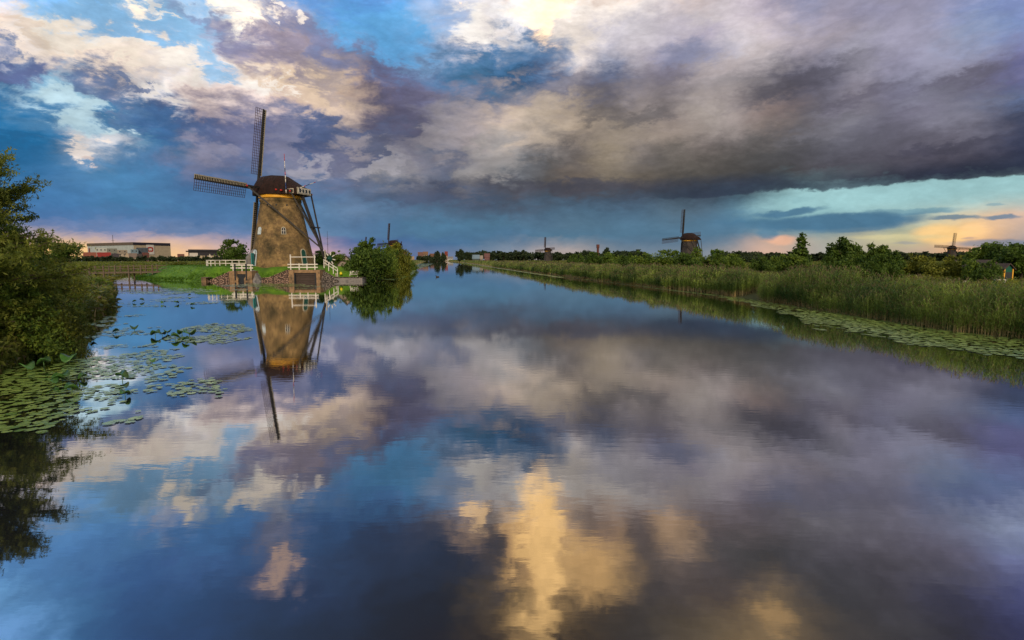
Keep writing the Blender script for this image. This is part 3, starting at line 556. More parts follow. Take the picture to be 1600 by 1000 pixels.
        def on_wall(name, ang, z, w_, h, mf, mp, arch=True, fr=.10, depth=.0):
            rr = wall_r(z + h / 2); lean = math.atan(.155)
            M = Matrix.Rotation(ang, 4, 'Z') @ Matrix.Translation((wall_r(z) - .03, 0, z)) @ Matrix.Rotation(-lean, 4, 'Y')
            def outline(w2, z0, z1, x):
                pts = [(x, -w2, z0), (x, w2, z0)]
                if arch: pts += [(x, w2 * math.cos(a), z1 - w2 + w2 * math.sin(a) * 1.25) for a in [math.pi * k / 8 for k in range(9)]]
                else: pts += [(x, w2, z1), (x, -w2, z1)]
                return [M @ Vector(p) for p in pts]
            nrm = (M.to_3x3() @ Vector((1, 0, 0)))
            g_ = MB(); g_.prism(outline(w_ / 2, 0, h, 0), .14, nrm); f_ = g_.build(name, mf, root)
            q_ = MB(); q_.prism(outline(w_ / 2 - fr, fr, h - fr, .145), .02, nrm); q_.build('pane' if name == 'window' else 'leaf', mp, f_)
            if name == 'window':
                q_ = MB(); q_.beam(M @ Vector((.175, 0, fr)), M @ Vector((.175, 0, h - fr)), .05); q_.beam(M @ Vector((.175, -w_ / 2 + fr, h * .5)), M @ Vector((.175, w_ / 2 - fr, h * .5)), .05); q_.build('glazing_bar', m_white, f_)
            return M
        a0 = -68.4
        on_wall('window', loc_ang(a0 + 3.5), 5.55, .82, 1.25, m_cream, m_dark)
        on_wall('window', loc_ang(a0 - 55), 5.55, .8, 1.25, m_paleglass, m_paleglass, fr=.1)
        M = on_wall('door', loc_ang(a0 - 60), .05, 1.25, 2.75, m_paleglass, m_dgate, fr=.12)
        q_ = MB(); q_.prism([M @ Vector(p) for p in ((.2, -.5, 2.1), (.2, .5, 2.1), (.2, .28, 2.6), (.2, 0, 2.75), (.2, -.28, 2.6))], .03, M.to_3x3() @ Vector((1, 0, 0))); q_.build('fanlight', m_paleglass, root)
        g = MB(); hx = M @ Vector((.2, .6, 0)); d = (M.to_3x3() @ Vector((.75, .66, 0))).normalized(); g.beam(hx + d * .65 + Vector((0, 0, .1)), hx + d * .65 + Vector((0, 0, 2.15)), .08, 1.25, up=d); g.build('door_shutter', m_teal, root)
        on_wall('door', loc_ang(a0 + 40), .05, 1.15, 2.95, m_cream, m_green, fr=.14)
        for k in (-38, -12, 16, 48):    # small dark beam holes under the cap
            an = loc_ang(a0 + k); g = MB(); v = Vector((math.cos(an), math.sin(an), 0)); g.beam(v * 3.4 + Vector((0, 0, 10.75)), v * 3.63 + Vector((0, 0, 10.75)), .26, .26); g.build('putlog_hole', m_dark, root)
        g = MB(); an = loc_ang(a0 - 72); v = Vector((math.cos(an), math.sin(an), 0)); s_ = Vector((-v.y, v.x, 0))
        g.prism([v * 5.3 - s_ * .5, v * 6.3 - s_ * .5, v * 6.3 - s_ * .5 + Vector((0, 0, 1.6)), v * 5.1 - s_ * .5 + Vector((0, 0, 3.0))], 1.0, s_); g.build('buttress', m_grey, root)
    return root
make_mill.sails = {}
MC = (-41.9, 106.0); FACE = R(164.3)
make_mill('brick_windmill', 'large brown brick tower mill with yellow band beside the white railings', MC, FACE, zb=2.5)
# the others: position from the hub, size from the length of the upright sail
make_mill('thatched_windmill', 'dark thatched mill with yellow band behind the bushes right of the canal', XY(1077, 292), R(123), 'thatch', False, 6, 1., None, 18, .07)
make_mill('thatched_windmill', 'small dark mill low on the horizon left of the red water tower', XY(856, 640), R(126), 'thatch', False, 4, .98, None, 12, .16)
make_mill('thatched_windmill', 'distant mill under the orange cloud at far right with sails in a cross', XY(1486, 620), R(236), 'thatch', False, 4, 1.1, None, 12, .16)
make_mill('brick_windmill', 'mill showing cap, yellow band and one upright sail above the green bushes', XY(617, 410), R(162), 'brick', False, 5, 1., None, 16, .12)
make_mill('brick_windmill', 'mill showing only a sail tip left of the mill above the bushes', XY(577, 640), R(164), 'brick', False, 0, .98, None, 12, .16)
make_mill('brick_windmill', 'mill showing only a sail tip right of the mill above the bushes', XY(631, 800), R(164), 'brick', False, 0, .98, None, 12, .16)

# ------------------------------------------------------------------ waterworks in front of the mill
def Pz(px, py, Y): return P(px, py, Y)
YF = 97.4
def wedge(name, label, cat, quad, thick, m, parent=None, group=None):
    g = MB(); g.prism(quad, thick, (0, .35, -.93)); o = g.build(name, m, parent)
    return tag(o, label, cat, group)
sl = empty('sluice', (P(376, 439, YF).x, YF, 0), 0, 'small sluice with black gate between sandy piers left of the mill', 'sluice')
def local(g, root): g.v = [tuple(Vector(v) - root.location) for v in g.v]; return g
def vbox(g, px0, px1, y0, y1, z0, z1, mi=0):
    x0, x1 = P(px0, 430, y0).x, P(px1, 430, y0).x; return g.box(x0, x1, y0, y1, z0, z1, mi)
for px0, px1, px2 in ((358, 369, 368), (383.5, 393.5, 384)):
    g = MB(); x0, x1 = P(px0, 430, YF).x, P(px1, 430, YF).x
    inner = 1 if px0 < 370 else -1
    o_ = [(x0, 1.75), (x1, 1.75), (x1, .8), (x1 + (.28 if inner > 0 else 0), .45), (x1 + (.28 if inner > 0 else 0), -1), (x0 - (0 if inner > 0 else .28), -1), (x0 - (0 if inner > 0 else .28), .45), (x0, .8)]
    g.prism([(x, YF, z) for x, z in o_][::-1], 3.2, (0, 1, 0)); local(g, sl).build('pier', m_conc, sl)
g = MB(); vbox(g, 369, 383.5, YF + .5, YF + 2.8, 1.25, 1.72); local(g, sl).build('lintel', m_conc, sl)
g = MB(); vbox(g, 369.3, 383.2, YF + .35, YF + .5, -.8, 1.2); local(g, sl).build('gate', m_dark, sl)
for px in (367.6, 385.2): g = MB(); x = P(px, 430, YF).x; g.box(x - .1, x + .1, YF - .12, YF + .1, .2, 3.0); local(g, sl).build('post', m_dark, sl)
sr = empty('sluice', (P(476, 439, YF).x, YF, 0), 0, 'wide sluice with dark boarded gate under the white platform railing', 'sluice')
for a, b in ((451.3, 459), (494, 500)):
    g = MB(); vbox(g, a, b, YF, YF + 4, -1, 1.95); local(g, sr).build('pier', m_conc, sr)
g = MB(); vbox(g, 459, 494, YF + .3, YF + 3.8, 1.45, 1.93); local(g, sr).build('lintel', m_conc, sr)
g = MB()
for k in range(5): vbox(g, 459.2, 493.8, YF + .55 + .015 * (k % 2), YF + .7, -.8 + .47 * k, -.8 + .47 * k + .44)
local(g, sr).build('gate', m_dgate, sr)
for a, b in ((459, 461), (491.8, 494)): g = MB(); vbox(g, a, b, YF + .12, YF + .52, -.8, 1.44); local(g, sr).build('gate_slide', m_dark, sr)
g = MB(); vbox(g, 461, 491.8, YF + .42, YF + .54, 1.0, 1.3); local(g, sr).build('gate_rail', m_dgate, sr)
def rv(name, label, pts, m, cat='stone slope', grp='stone slopes beside the sluices'):
    g = MB(); g.prism([P(*p) for p in pts], .5, (0, .5, -.86)); return tag(g.build(name, m), label, cat, grp)
rv('stone_slope', 'pale set stone slope left of the small black sluice', [(320, 440.6, YF), (357.9, 440.8, YF), (357.9, 424.0, YF + 1.6), (345, 430, YF + 1.1)], m_cob)
rv('stone_slope', 'warm set stone slope between the lawn and the wide sluice', [(408.5, 440.8, YF), (451.2, 440.8, YF), (451.2, 420.2, YF + 2.2), (419, 433.6, YF + .7), (409, 433.6, YF + .7)], m_cob)
rv('stone_slope', 'grey set stone slope right of the wide sluice falling to the quay', [(500.1, 440.8, YF), (531, 440.4, YF), (522, 431.5, YF + 1.), (500.1, 420.2, YF + 2.2)], m_cobg)
g = MB(); g.prism([P(393.8, 440.8, YF), P(408.2, 440.8, YF - .1), P(395.5, 421.6, YF + 2.), P(393.8, 421.6, YF + 2.)], .8, (.35, .9, -.2)); tag(g.build('wing_wall', m_grey), 'grey concrete wing wall slanting down right of the small sluice', 'wall')
g = MB(); vbox(g, 314, 321, YF - .1, YF + 1.2, -.8, .62); vbox(g, 314, 325, YF - .2, YF + 1.3, .62, .74, 1); tag(g.build('block_wall', [m_conc, m_timber]), 'short brick end block at the left foot of the stone slope', 'wall')
g = MB(); vbox(g, 522, 566, YF + .4, YF + 3.2, -.8, .62); g.box(P(522, 430, YF).x, P(566, 430, YF).x, YF + .3, YF + 1.2, .62, .74, 1); tag(g.build('quay_wall', [m_grey, m_cobg]), 'low dark quay wall below the shed', 'quay')
def rails(name, label, pts, posts, zs, h, w_=.11, rail=.12, post_h=None, m=m_white, group='white wooden railings around the mill'):
    # pts: world points of the foot line; posts at listed fractions
    b0 = Vector(pts[0]); root = empty(name, b0, 0, label, 'railing', group)
    pts = [Vector(p) - b0 for p in pts]; L_ = [0.]
    for a, b in zip(pts, pts[1:]): L_.append(L_[-1] + (b - a).length)
    def pt(t):
        s_ = t * L_[-1]; i = min(max(int(np.searchsorted(L_, s_)) - 1, 0), len(pts) - 2); return pts[i].lerp(pts[i + 1], (s_ - L_[i]) / (L_[i + 1] - L_[i]))
    for z in zs:
        g = MB()
        for a, b in zip(pts, pts[1:]): g.beam(a + Vector((0, -.08, z)), b + Vector((0, -.08, z)), .06, rail)
        g.build('rail', m, root)
    for i, t in enumerate(posts):
        p = pt(t); hh = post_h[i] if post_h else h
        g = MB(); g.beam(p - Vector((0, 0, .5)), p + Vector((0, 0, hh)), w_, w_)
        if post_h: g.lathe([(.12, 0), (.16, .06), (.02, .14)], 8); g.v[-24:] = [(x + p.x, y + p.y, z + p.z + hh) for x, y, z in g.v[-24:]]
        g.build('post', m, root)
    return root
def gp(px, Y, dz=0): x, y = XY(px, Y); return (x, y, ground_z(x, y) + dz)
rails('white_railing', 'long curved white railing on the lawn left of the mill', [gp(322.5, 104), gp(326, 103.2), gp(335, 103.2), gp(348, 104.6), gp(384, 106)], [0, .08, .2, .3, .42, .56, .7, .85, 1.], (.5, 1.05), 1.1)
rails('white_railing', 'short white railing above the small black sluice', [tuple(P(361, 425, 99.) * 1)[:2] + (1.8,), tuple(P(396, 425, 99.))[:2] + (1.8,)], [.1, .5, .9], (.45, .95), 1.05, .14, .2)
rails('white_railing', 'white platform railing with tall end posts above the wide sluice', [tuple(P(450, 425, 98.4))[:2] + (1.95,), tuple(P(497, 425, 98.4))[:2] + (1.95,)], [.1, .38, .64, .9], (.42, .92), .95, .15, .17, [2.45, .95, .95, 2.45])
g = MB(); a = P(454, 402, 98.4); b = P(493, 402, 98.4); g.beam((a.x, 98.4, 4.12), (b.x, 98.4, 4.12), .08, .12); g2 = g.build('rail', m_white)
g2.parent = [o for o in C.objects if o.name.startswith('white_railing') and o.parent is None][-1]; g2.location = -g2.parent.location
rails('white_railing', 'slanting white handrail falling towards the shed right of the mill tail', [tuple(P(506, 414, 100.)), tuple(P(528, 428, 98.6))], [.02, .35, .68, .98], (.45, .95), 1.0, .12, .13)

# mooring post, float, shed, bench
g = MB(); p = P(525.3, 430, YF + .8); g.tube([(p.x, p.y, .6), (p.x, p.y, 1.35), (p.x, p.y, 1.4)], [.14, .14, .08], 10); tag(g.build('mooring_post', m_cream), 'short cream mooring post on the quay left of the yellow float', 'post')
g = MB(); p = P(532.7, 426.5, YF + 1.4); g.lathe([(.02, -.24), (.17, -.18), (.24, 0), (.17, .18), (.05, .24), (.03, .34)], 14); o = g.build('float', material('yellow_float', (.75, .62, .02), rough=.4)); o.location = (p.x, p.y, 1.3); tag(o, 'round yellow float lying on the quay beside the shed', 'float')
SX = P(541, 430, 102).x
sh = empty('shed', (SX, 102, .9), R(14), 'small shed with green door and white frame half hidden by the willow', 'shed')
g = MB(); g.prism([(-1.4, 0, 0), (1.4, 0, 0), (1.4, 0, 1.9), (0, 0, 3.4), (-1.4, 0, 1.9)], 3.2, (0, 1, 0)); g.build('wall', material('grey_boards', (.22, .18, .16), (.3, .25, .22), 2., .8, stretch=(4, 1, 1)), sh)
g = MB(); g.beam((-1.62, 1.5, 1.72), (0, 1.5, 3.5), 3.6, .08, up=(-.7, 0, .7)); g.beam((1.62, 1.5, 1.72), (0, 1.5, 3.5), 3.6, .08, up=(.7, 0, .7)); g.build('roof', m_dgate, sh)
g = MB(); g.box(-.05, 1.2, -.1, .05, 0, 1.9); dd = g.build('door', m_white, sh); g = MB(); g.box(.1, 1.05, -.14, -.1, .05, 1.75); g.build('door_leaf', m_green, dd)
bx = P(553, 430, 99.5).x
bn = empty('jetty', (bx, 99.5, .74), 0, 'white slatted bench at the foot of the willow beside the shed', 'bench')
g = MB(); g.box(-.75, .75, -.2, .25, .38, .45); g.build('seat', m_white, bn)
g = MB()
for z in (.6, .85): g.box(-.75, .75, .26, .3, z, z + .12)
g.build('backrest', m_white, bn)
for x in (-.65, .65): g = MB(); g.box(x - .04, x + .04, -.15, -.07, 0, .38); g.build('leg', m_white, bn); g = MB(); g.box(x - .04, x + .04, .2, .26, 0, .98); g.build('leg', m_white, bn)
bn.name = 'bench'

# wooden footbridge over the inlet
fb = empty('footbridge', (XY(185, 111)[0], 111, 0), 0, 'low weathered timber footbridge crossing the inlet to the lawn', 'footbridge')
xl, xr = XY(112, 111)[0] - fb.location.x, XY(256, 111)[0] - fb.location.x
g = MB()
n_ = 60
for i in range(n_):
    x0 = xl + (xr - xl) * i / n_; z = 1.15 + .28 * (i / n_) ; g.box(x0, x0 + (xr - xl) / n_ * .9, -.75, .75, z, z + .07)
g.build('deck', m_timber, fb)
for y in (-.68, .68): g = MB(); g.beam((xl, y, 1.02), (xr, y, 1.30), .16, .22); g.build('beam', m_timber, fb)
for y in (-.72, .72):
    for z in (.55, 1.05): g = MB(); g.beam((xl, y, 1.2 + z), (xr, y, 1.48 + z), .06, .11); g.build('rail', m_timber, fb)
for px in (120, 143, 165, 183, 204, 223, 241):
    for y in (-.78, .78):
        x = XY(px, 111)[0] - fb.location.x; t = (x - xl) / (xr - xl); wet = px in (143, 165, 204); g = MB(); g.beam((x, y, -1 if wet else .9), (x, y, 2.45 + .28 * t), .2, .2); g.build('post', m_timber, fb)

# ------------------------------------------------------------------ vegetation
def leafmat(name, a, b, tr=.42, rough=.6): return material(name, a, b, rough=rough, tint=True, translucent=tr, spec=.25)
m_leaf_dark = leafmat('leaf_dark', (.026, .062, .010), (.12, .19, .026))
m_leaf_mid = leafmat('leaf_mid', (.044, .098, .014), (.20, .27, .034))
m_leaf_olive = leafmat('leaf_olive', (.065, .09, .012), (.24, .25, .032))
m_leaf_willow = leafmat('leaf_willow', (.06, .095, .014), (.27, .30, .05))
m_leaf_bank = leafmat('leaf_bank', (.05, .085, .015), (.24, .24, .04))
m_reed = leafmat('reed_green', (.035, .095, .024), (.40, .50, .095))
m_straw = leafmat('reed_straw', (.34, .25, .11), (.62, .47, .24))
m_plume = leafmat('reed_plume', (.11, .085, .05), (.24, .19, .10))
m_bark = material('bark', (.05, .038, .026), (.09, .07, .05), 5., .9, .5)
m_far = leafmat('leaf_far', (.014, .028, .013), (.04, .06, .02), .2)

def leaf_cards(c, n, size, elong=1.8, tint=None, up=.2, out=None, r=rng):
    """rhombic leaves: centres c (n,3), random facing"""
    nrm = r.normal(size=(n, 3)); nrm[:, 2] += up
    if out is not None: nrm += out
    nrm /= np.linalg.norm(nrm, axis=1, keepdims=True) + 1e-9
    a = np.cross(nrm, r.normal(size=(n, 3))); a /= np.linalg.norm(a, axis=1, keepdims=True) + 1e-9
    b = np.cross(nrm, a); s = (size * r.uniform(.6, 1.35, n))[:, None] if np.isscalar(size) else size[:, None]
    v = np.stack([c - a * s * elong * .5, c + b * s * .5, c + a * s * elong * .5, c - b * s * .5], 1).reshape(-1, 3)
    q = np.arange(4 * n).reshape(n, 4)
    t = np.repeat(tint if tint is not None else r.random(n), 4)
    return v, q, t
def crown_mesh(name, blobs, n, size, mat_, elong=1.8, seed=1, droop=0.):
    """blobs: (x,y,z,rx,ry,rz). leaves gather in small clumps near each blob's skin."""
    r = np.random.default_rng(seed); bl = np.array(blobs, float); vol = (bl[:, 3] * bl[:, 4] * bl[:, 5]) ** .42; pr = vol / vol.sum()
    K = max(12, n // 26); bi = r.choice(len(bl), K, p=pr); d = r.normal(size=(K, 3)); d /= np.linalg.norm(d, axis=1, keepdims=True)
    rad = r.uniform(.35, 1.0, K) ** .55; rad *= 1 + .16 * (r.random(K) - .35)
    cc = bl[bi, :3] + d * bl[bi, 3:6] * rad[:, None]; ctint = np.clip(r.normal(.45, .2, K), 0, 1)
    ci = r.integers(0, K, n); sc = bl[bi[ci], 3:6].mean(1) * .2 + .014 * (bl[:, 5].max() < .9)
    off = r.normal(size=(n, 3)) * sc[:, None]; off[:, 2] *= .75
    c = cc[ci] + off
    if droop: c[:, 2] -= droop * np.abs(off[:, 0])
    t = np.clip(ctint[ci] + r.normal(0, .16, n), 0, 1)
    v, q, tt = leaf_cards(c, n, size, elong, t, out=d[ci] * .8, r=r)
    return np_mesh(name, v, q, mat_, tint=tt)
def trunk_mb(h, r0, limbs=6, spread=.5, seed=0, base=0.):
    r = random.Random(seed); g = MB(); lean = r.uniform(-.06, .06)
    g.tube([(0, 0, base - .3), (lean * h * .4, 0, h * .35), (lean * h, 0, h * .8)], [r0, r0 * .75, r0 * .35], 8)
    for i in range(limbs):
        a = r.uniform(0, 6.28); z0 = h * r.uniform(.2, .6); l = h * spread * r.uniform(.6, 1.1)
        g.tube([(lean * z0, 0, z0), (math.cos(a) * l * .5, math.sin(a) * l * .5, z0 + l * .45), (math.cos(a) * l, math.sin(a) * l, z0 + l * .8)], [r0 * .45, r0 * .28, r0 * .08], 6)
    return g
VAR = {}
def variant(kind):
    """unit plants: height 1 at natural width"""
    if kind in VAR: return VAR[kind]
    seed = sum(map(ord, kind)); r = random.Random(seed)
    base, num = kind.rsplit('_', 1)
    if base == 'round':      # round headed tree
        bl = [(0, 0, .58, .34, .34, .30)] + [(r.uniform(-.26, .26), r.uniform(-.26, .26), r.uniform(.42, .84), r.uniform(.13, .2), r.uniform(.13, .2), r.uniform(.11, .18)) for _ in range(11)]
        c = crown_mesh(kind, bl, 5200, .040, m_leaf_dark, seed=seed); tr = trunk_mb(.75, .03, 6, .35, seed)
    elif base == 'bush':     # bush leafy to the ground
        bl = [(r.uniform(-.6, .6), r.uniform(-.45, .45), r.uniform(.22, .6), r.uniform(.22, .36), r.uniform(.22, .34), r.uniform(.22, .34)) for _ in range(11)]
        bl += [(r.uniform(-.4, .4), r.uniform(-.3, .3), r.uniform(.72, .88), .12, .12, .12) for _ in range(4)]
        c = crown_mesh(kind, bl, 5200, .048, m_leaf_mid, seed=seed); tr = trunk_mb(.6, .03, 5, .5, seed)
    elif base == 'tall':     # upright, feathery, with leading shoots
        bl = [(r.uniform(-.12, .12), r.uniform(-.12, .12), .12 + .09 * i, .24 - .019 * i, .24 - .019 * i, .12) for i in range(9)] + [(r.uniform(-.2, .2), r.uniform(-.15, .15), r.uniform(.45, .8), .06, .06, .13) for _ in range(5)]
        c = crown_mesh(kind, bl, 3800, .036, m_leaf_dark, 2.4, seed=seed); tr = trunk_mb(.9, .018, 6, .25, seed)
    elif base == 'far':      # low tree far away
        bl = [(r.uniform(-.5, .5), r.uniform(-.3, .3), r.uniform(.3, .65), r.uniform(.25, .4), .3, r.uniform(.2, .33)) for _ in range(7)]
        c = crown_mesh(kind, bl, 1500, .13, m_far, 1.4, seed=seed); tr = trunk_mb(.5, .03, 3, .4, seed)
    elif base == 'spruce':
        bl = [(0, 0, .1 + .11 * i, .26 * (1 - i / 9.), .26 * (1 - i / 9.), .09) for i in range(9)]
        c = crown_mesh(kind, bl, 3600, .040, m_leaf_dark, 2.2, seed=seed); tr = trunk_mb(.9, .02, 3, .15, seed)
    t = tr.build('trunk', m_bark); tm = t.data; bpy.data.objects.remove(t)
    VAR[kind] = (c, tm); return VAR[kind]
def plant(kind, name, cat, label, px, ytop, Y, wpx, mat_=None, group=None, zb=None):
    x, y = XY(px, Y); z = ground_z(x, y) if zb is None else zb; top = P(px, ytop, Y).z; h = max(.6, top - z); c, tm = variant(kind)
    me = c
    if mat_ is not None:
        key = kind + mat_.name
        if key not in VAR: VAR[key] = (c.copy(), None); VAR[key][0].materials[0] = mat_
        me = VAR[key][0]
    wid = wpx / FPX * Y
    nat = {'round': .78, 'bush': 1.45, 'tall': .5, 'far': 1.25, 'spruce': .52}[kind.rsplit('_', 1)[0]]
    root = empty(name, (x, y, z), random.uniform(0, 6.28) if wid / nat < h * 1.8 else random.uniform(-.4, .4), label, cat, group)
    k = wid / nat; root.scale = (k, k, h * 1.02)
    link_mesh('crown', me, root); link_mesh('trunk', tm, root); return root
V = lambda b: b + '_%d' % random.randint(0, 3)
GB, GT = 'bushes on the right bank behind the reeds', 'trees on the right bank behind the reeds'
# right bank, near to far
for a in [
 ('spruce_0', 'conifer', 'tree', 'single dark conical tree standing above low bushes right of the thatched mill', 1251, 371, 86, 40, None, GT),
 ('tall_0', 'alder_tree', 'tree', 'leftmost spire of the dark tree clump right of the conical tree', 1303, 378, 74, 34, None, GT),
 ('tall_1', 'alder_tree', 'tree', 'tallest ragged tree of the dark clump, its top against pale sky', 1318, 370, 72, 38, None, GT),
 ('tall_2', 'alder_tree', 'tree', 'tree right of the tallest in the dark clump', 1336, 380, 73, 34, None, GT),
 ('tall_3', 'alder_tree', 'tree', 'slim pointed tree in the right half of the dark clump', 1364, 377, 73, 30, None, GT),
 ('tall_0', 'alder_tree', 'tree', 'shorter pointed tree next to the slim one in the dark clump', 1377, 382, 75, 26, None, GT),
 ('tall_1', 'alder_tree', 'tree', 'rightmost tree of the dark clump, rounded and lower', 1397, 391, 74, 30, None, GT),
 ('bush_0', 'bush', 'bush', 'dark bush at the left foot of the tree clump', 1295, 398, 68, 46, m_leaf_dark, GB),
 ('bush_1', 'bush', 'bush', 'dark bush under the middle of the tree clump', 1340, 396, 66, 60, m_leaf_dark, GB),
 ('bush_2', 'bush', 'bush', 'dark bush at the right foot of the tree clump', 1385, 398, 66, 46, m_leaf_dark, GB),
 ('bush_3', 'bush', 'bush', 'bush spreading below the conical tree', 1238, 396, 82, 62, m_leaf_mid, GB),
 ('bush_0', 'bush', 'bush', 'yellow green willow bush just right of the dark tree clump', 1432, 397, 78, 62, m_leaf_olive, GB),
 ('bush_1', 'bush', 'bush', 'yellow green willow bush left of the distant cross shaped mill', 1466, 399, 80, 56, m_leaf_olive, GB),
 ('bush_2', 'bush', 'bush', 'olive bush below the distant cross shaped mill', 1500, 400, 84, 60, m_leaf_olive, GB),
 ('round_0', 'tree', 'tree', 'broad tree left of the green hut at the right edge', 1540, 381, 76, 54, m_leaf_mid, GT),
 ('round_1', 'tree', 'tree', 'middle tree of the dark group behind the green hut', 1566, 377, 74, 46, m_leaf_dark, GT),
 ('round_2', 'tree', 'tree', 'dark tree cut by the right edge of the photo', 1598, 382, 70, 60, m_leaf_dark, GT),
 ('bush_3', 'bush', 'bush', 'bright green bush in front of the right tree group', 1520, 404, 64, 40, m_leaf_mid, GB),
 ('bush_1', 'bush', 'bush', 'dark bush beneath the trees beside the green hut', 1548, 405, 60, 40, m_leaf_dark, GB),
 ('bush_0', 'bush', 'bush', 'dark bush at the right edge behind the hut', 1596, 400, 76, 50, m_leaf_dark, GB),
 ('bush_1', 'bush', 'bush', 'large dark bush just right of the foot of the thatched mill', 1106, 387, 128, 66, m_leaf_mid, GB),
 ('bush_2', 'bush', 'bush', 'dark bush left of the foot of the thatched mill', 1036, 391, 136, 58, m_leaf_mid, GB),
 ('bush_3', 'bush', 'bush', 'bush covering the foot of the thatched mill', 1072, 394, 120, 50, m_leaf_dark, GB),
 ('bush_0', 'bush', 'bush', 'low bush at the left end of the hedge before the thatched mill', 1002, 393, 144, 44, m_leaf_mid, GB),
 ('bush_2', 'bush', 'bush', 'bush right of the large dark one beside the thatched mill', 1142, 397, 118, 44, m_leaf_mid, GB),
 ('bush_0', 'bush', 'bush', 'rounded bush halfway between thatched mill and conical tree', 1190, 399, 100, 34, m_leaf_dark, GB),
 ('bush_1', 'bush', 'bush', 'pale bush behind the reeds left of the conical tree', 1215, 397, 120, 40, m_leaf_mid, GB),
 ('bush_3', 'bush', 'bush', 'bush at the right foot of the red brick tower', 955, 394, 165, 40, m_leaf_mid, GB),
 ('bush_2', 'bush', 'bush', 'dark bush below the red brick tower', 925, 394, 170, 34, m_leaf_dark, GB),
 ('bush_1', 'bush', 'bush', 'small round bush left of the red brick tower', 902, 395, 190, 24, m_leaf_dark, GB),
 ('bush_0', 'bush', 'bush', 'lone low bush on the bank between small mill and brick tower', 893, 398, 160, 18, m_leaf_dark, GB),
 ('bush_1', 'bush', 'bush', 'bush between the brick tower and the hedge of the thatched mill', 977, 396, 150, 34, m_leaf_dark, GB),
]: plant(a[0], a[1], a[2], a[3], *a[4:8], a[8], a[9])
# left bank around the mill
GL = 'trees and bushes on the left bank'
plant('bush_2', 'bush', 'bush', 'grey green bush behind the curved railing left of the mill', 367, 375, 135, 44, m_leaf_dark, GL)
plant('round_3', 'tree', 'tree', 'round dark tree left of the warehouse', 108, 379, 300, 34, m_leaf_dark, GL)
plant('bush_1', 'bush', 'bush', 'low dark bush between willow and the round tree left of the warehouse', 92, 386, 310, 30, m_leaf_dark, GL)
plant('bush_3', 'bush', 'bush', 'brown green reedy bush on the meadow behind the footbridge', 285, 408, 150, 46, m_leaf_olive, GL)
for a in [
 ('bush_0', 'weeping_willow', 'tree', 'large dark round willow bush overhanging the water right of the shed', 574, 373, 102, 66, m_leaf_dark),
 ('bush_1', 'willow_bush', 'bush', 'lighter willow bush leaning over the water at the right of the dark one', 596, 384, 106, 50, m_leaf_mid),
 ('bush_2', 'willow_bush', 'bush', 'olive bush right of the large dark willow', 620, 381, 128, 50, m_leaf_olive),
 ('bush_3', 'willow_bush', 'bush', 'green bush below the cap of the half hidden mill', 606, 386, 120, 50, m_leaf_mid),
 ('round_1', 'tree', 'tree', 'dark tree rising behind the shed at the left of the willow', 567, 385, 116, 32, m_leaf_dark),
 ('bush_2', 'bush', 'bush', 'low bush behind the tail of the brown mill', 499, 392, 122, 44, m_leaf_dark),
 ('bush_0', 'bush', 'bush', 'bush behind the winch wheel left of the shed', 525, 392, 124, 34, m_leaf_mid),
 ('bush_3', 'bush', 'bush', 'small round bush at the water end of the left bank', 634, 399, 170, 20, m_leaf_dark),
 ('bush_1', 'bush', 'bush', 'pale bush on the shore right of the willow group', 640, 403, 200, 24, m_leaf_mid),
 ('bush_0', 'bush', 'bush', 'low yellowish shore growth below the willow group', 614, 418, 112, 30, m_leaf_olive),
 ('bush_3', 'bush', 'bush', 'dark bush hanging to the water at the foot of the willow', 578, 398, 101.5, 38, m_leaf_dark),
]: plant(a[0], a[1], a[2], a[3], *a[4:8], a[8], GL, zb=.3 if a[6] < 108 and a[4] > 560 else None)
# distant tree lines
GF = 'trees on the horizon'
def farline(px0, px1, ytop, Y, step, jit, lab, w=1.5):
    px = px0
    while px < px1:
        h = ytop + random.uniform(-jit, jit)
        plant('far_%d' % random.randint(0, 3), 'tree', 'tree', lab, px, h, Y * random.uniform(.94, 1.08), step * w * 1.35 * random.uniform(.8, 1.3), None, lab.replace('tree ', 'trees ', 1))
        px += step * random.uniform(.75, 1.3)
farline(727, 840, 391.5, 900, 11, 1.6, 'tree in the dark distant wood between the canal end and the small mill')
farline(866, 1000, 393.5, 950, 12, 1.5, 'tree in the distant wood either side of the red brick tower')
farline(968, 1010, 389.5, 700, 12, 1., 'tree of the taller clump on the horizon right of the brick tower')
farline(1130, 1196, 391, 420, 12, 1.6, 'tree in the row on the horizon right of the thatched mill')
farline(1196, 1300, 394, 700, 13, 1.2, 'tree in the distant wood behind the conical tree')
farline(1400, 1540, 392.5, 760, 13, 1.2, 'tree in the distant wood beside the mill with the sails in a cross')
farline(1300, 1400, 394, 800, 14, 1., 'tree in the distant wood behind the dark tree clump')
farline(120, 345, 399.4, 480, 13, 1.3, 'tree in the low row before the warehouse', .8)
farline(345, 400, 396, 620, 10, 1.2, 'tree in the distant row left behind the brown mill')
farline(655, 700, 398.5, 1180, 5, 1.2, 'tree among the village houses at the end of the canal')
for a in [(718, 390, 620, 14, 'round_0', 'tallest dark tree on the horizon right of the village'), (732, 393, 640, 12, 'round_1', 'dark tree next to the tallest one right of the village'), (683, 392.5, 900, 9, 'round_2', 'dark tree over the roofs of the village'), (693, 394, 900, 6, 'round_3', 'narrow dark tree right of the village roofs'), (947, 387, 620, 12, 'round_0', 'round tree on the horizon just right of the red brick tower'), (916, 390, 420, 16, 'round_1', 'round dark tree just left of the red brick tower'), (742, 394, 700, 12, 'round_2', 'dark tree left of the pale roofed farm')]:
    plant(a[4], 'tree', 'tree', a[5], a[0], a[1], a[2], a[3], m_far)

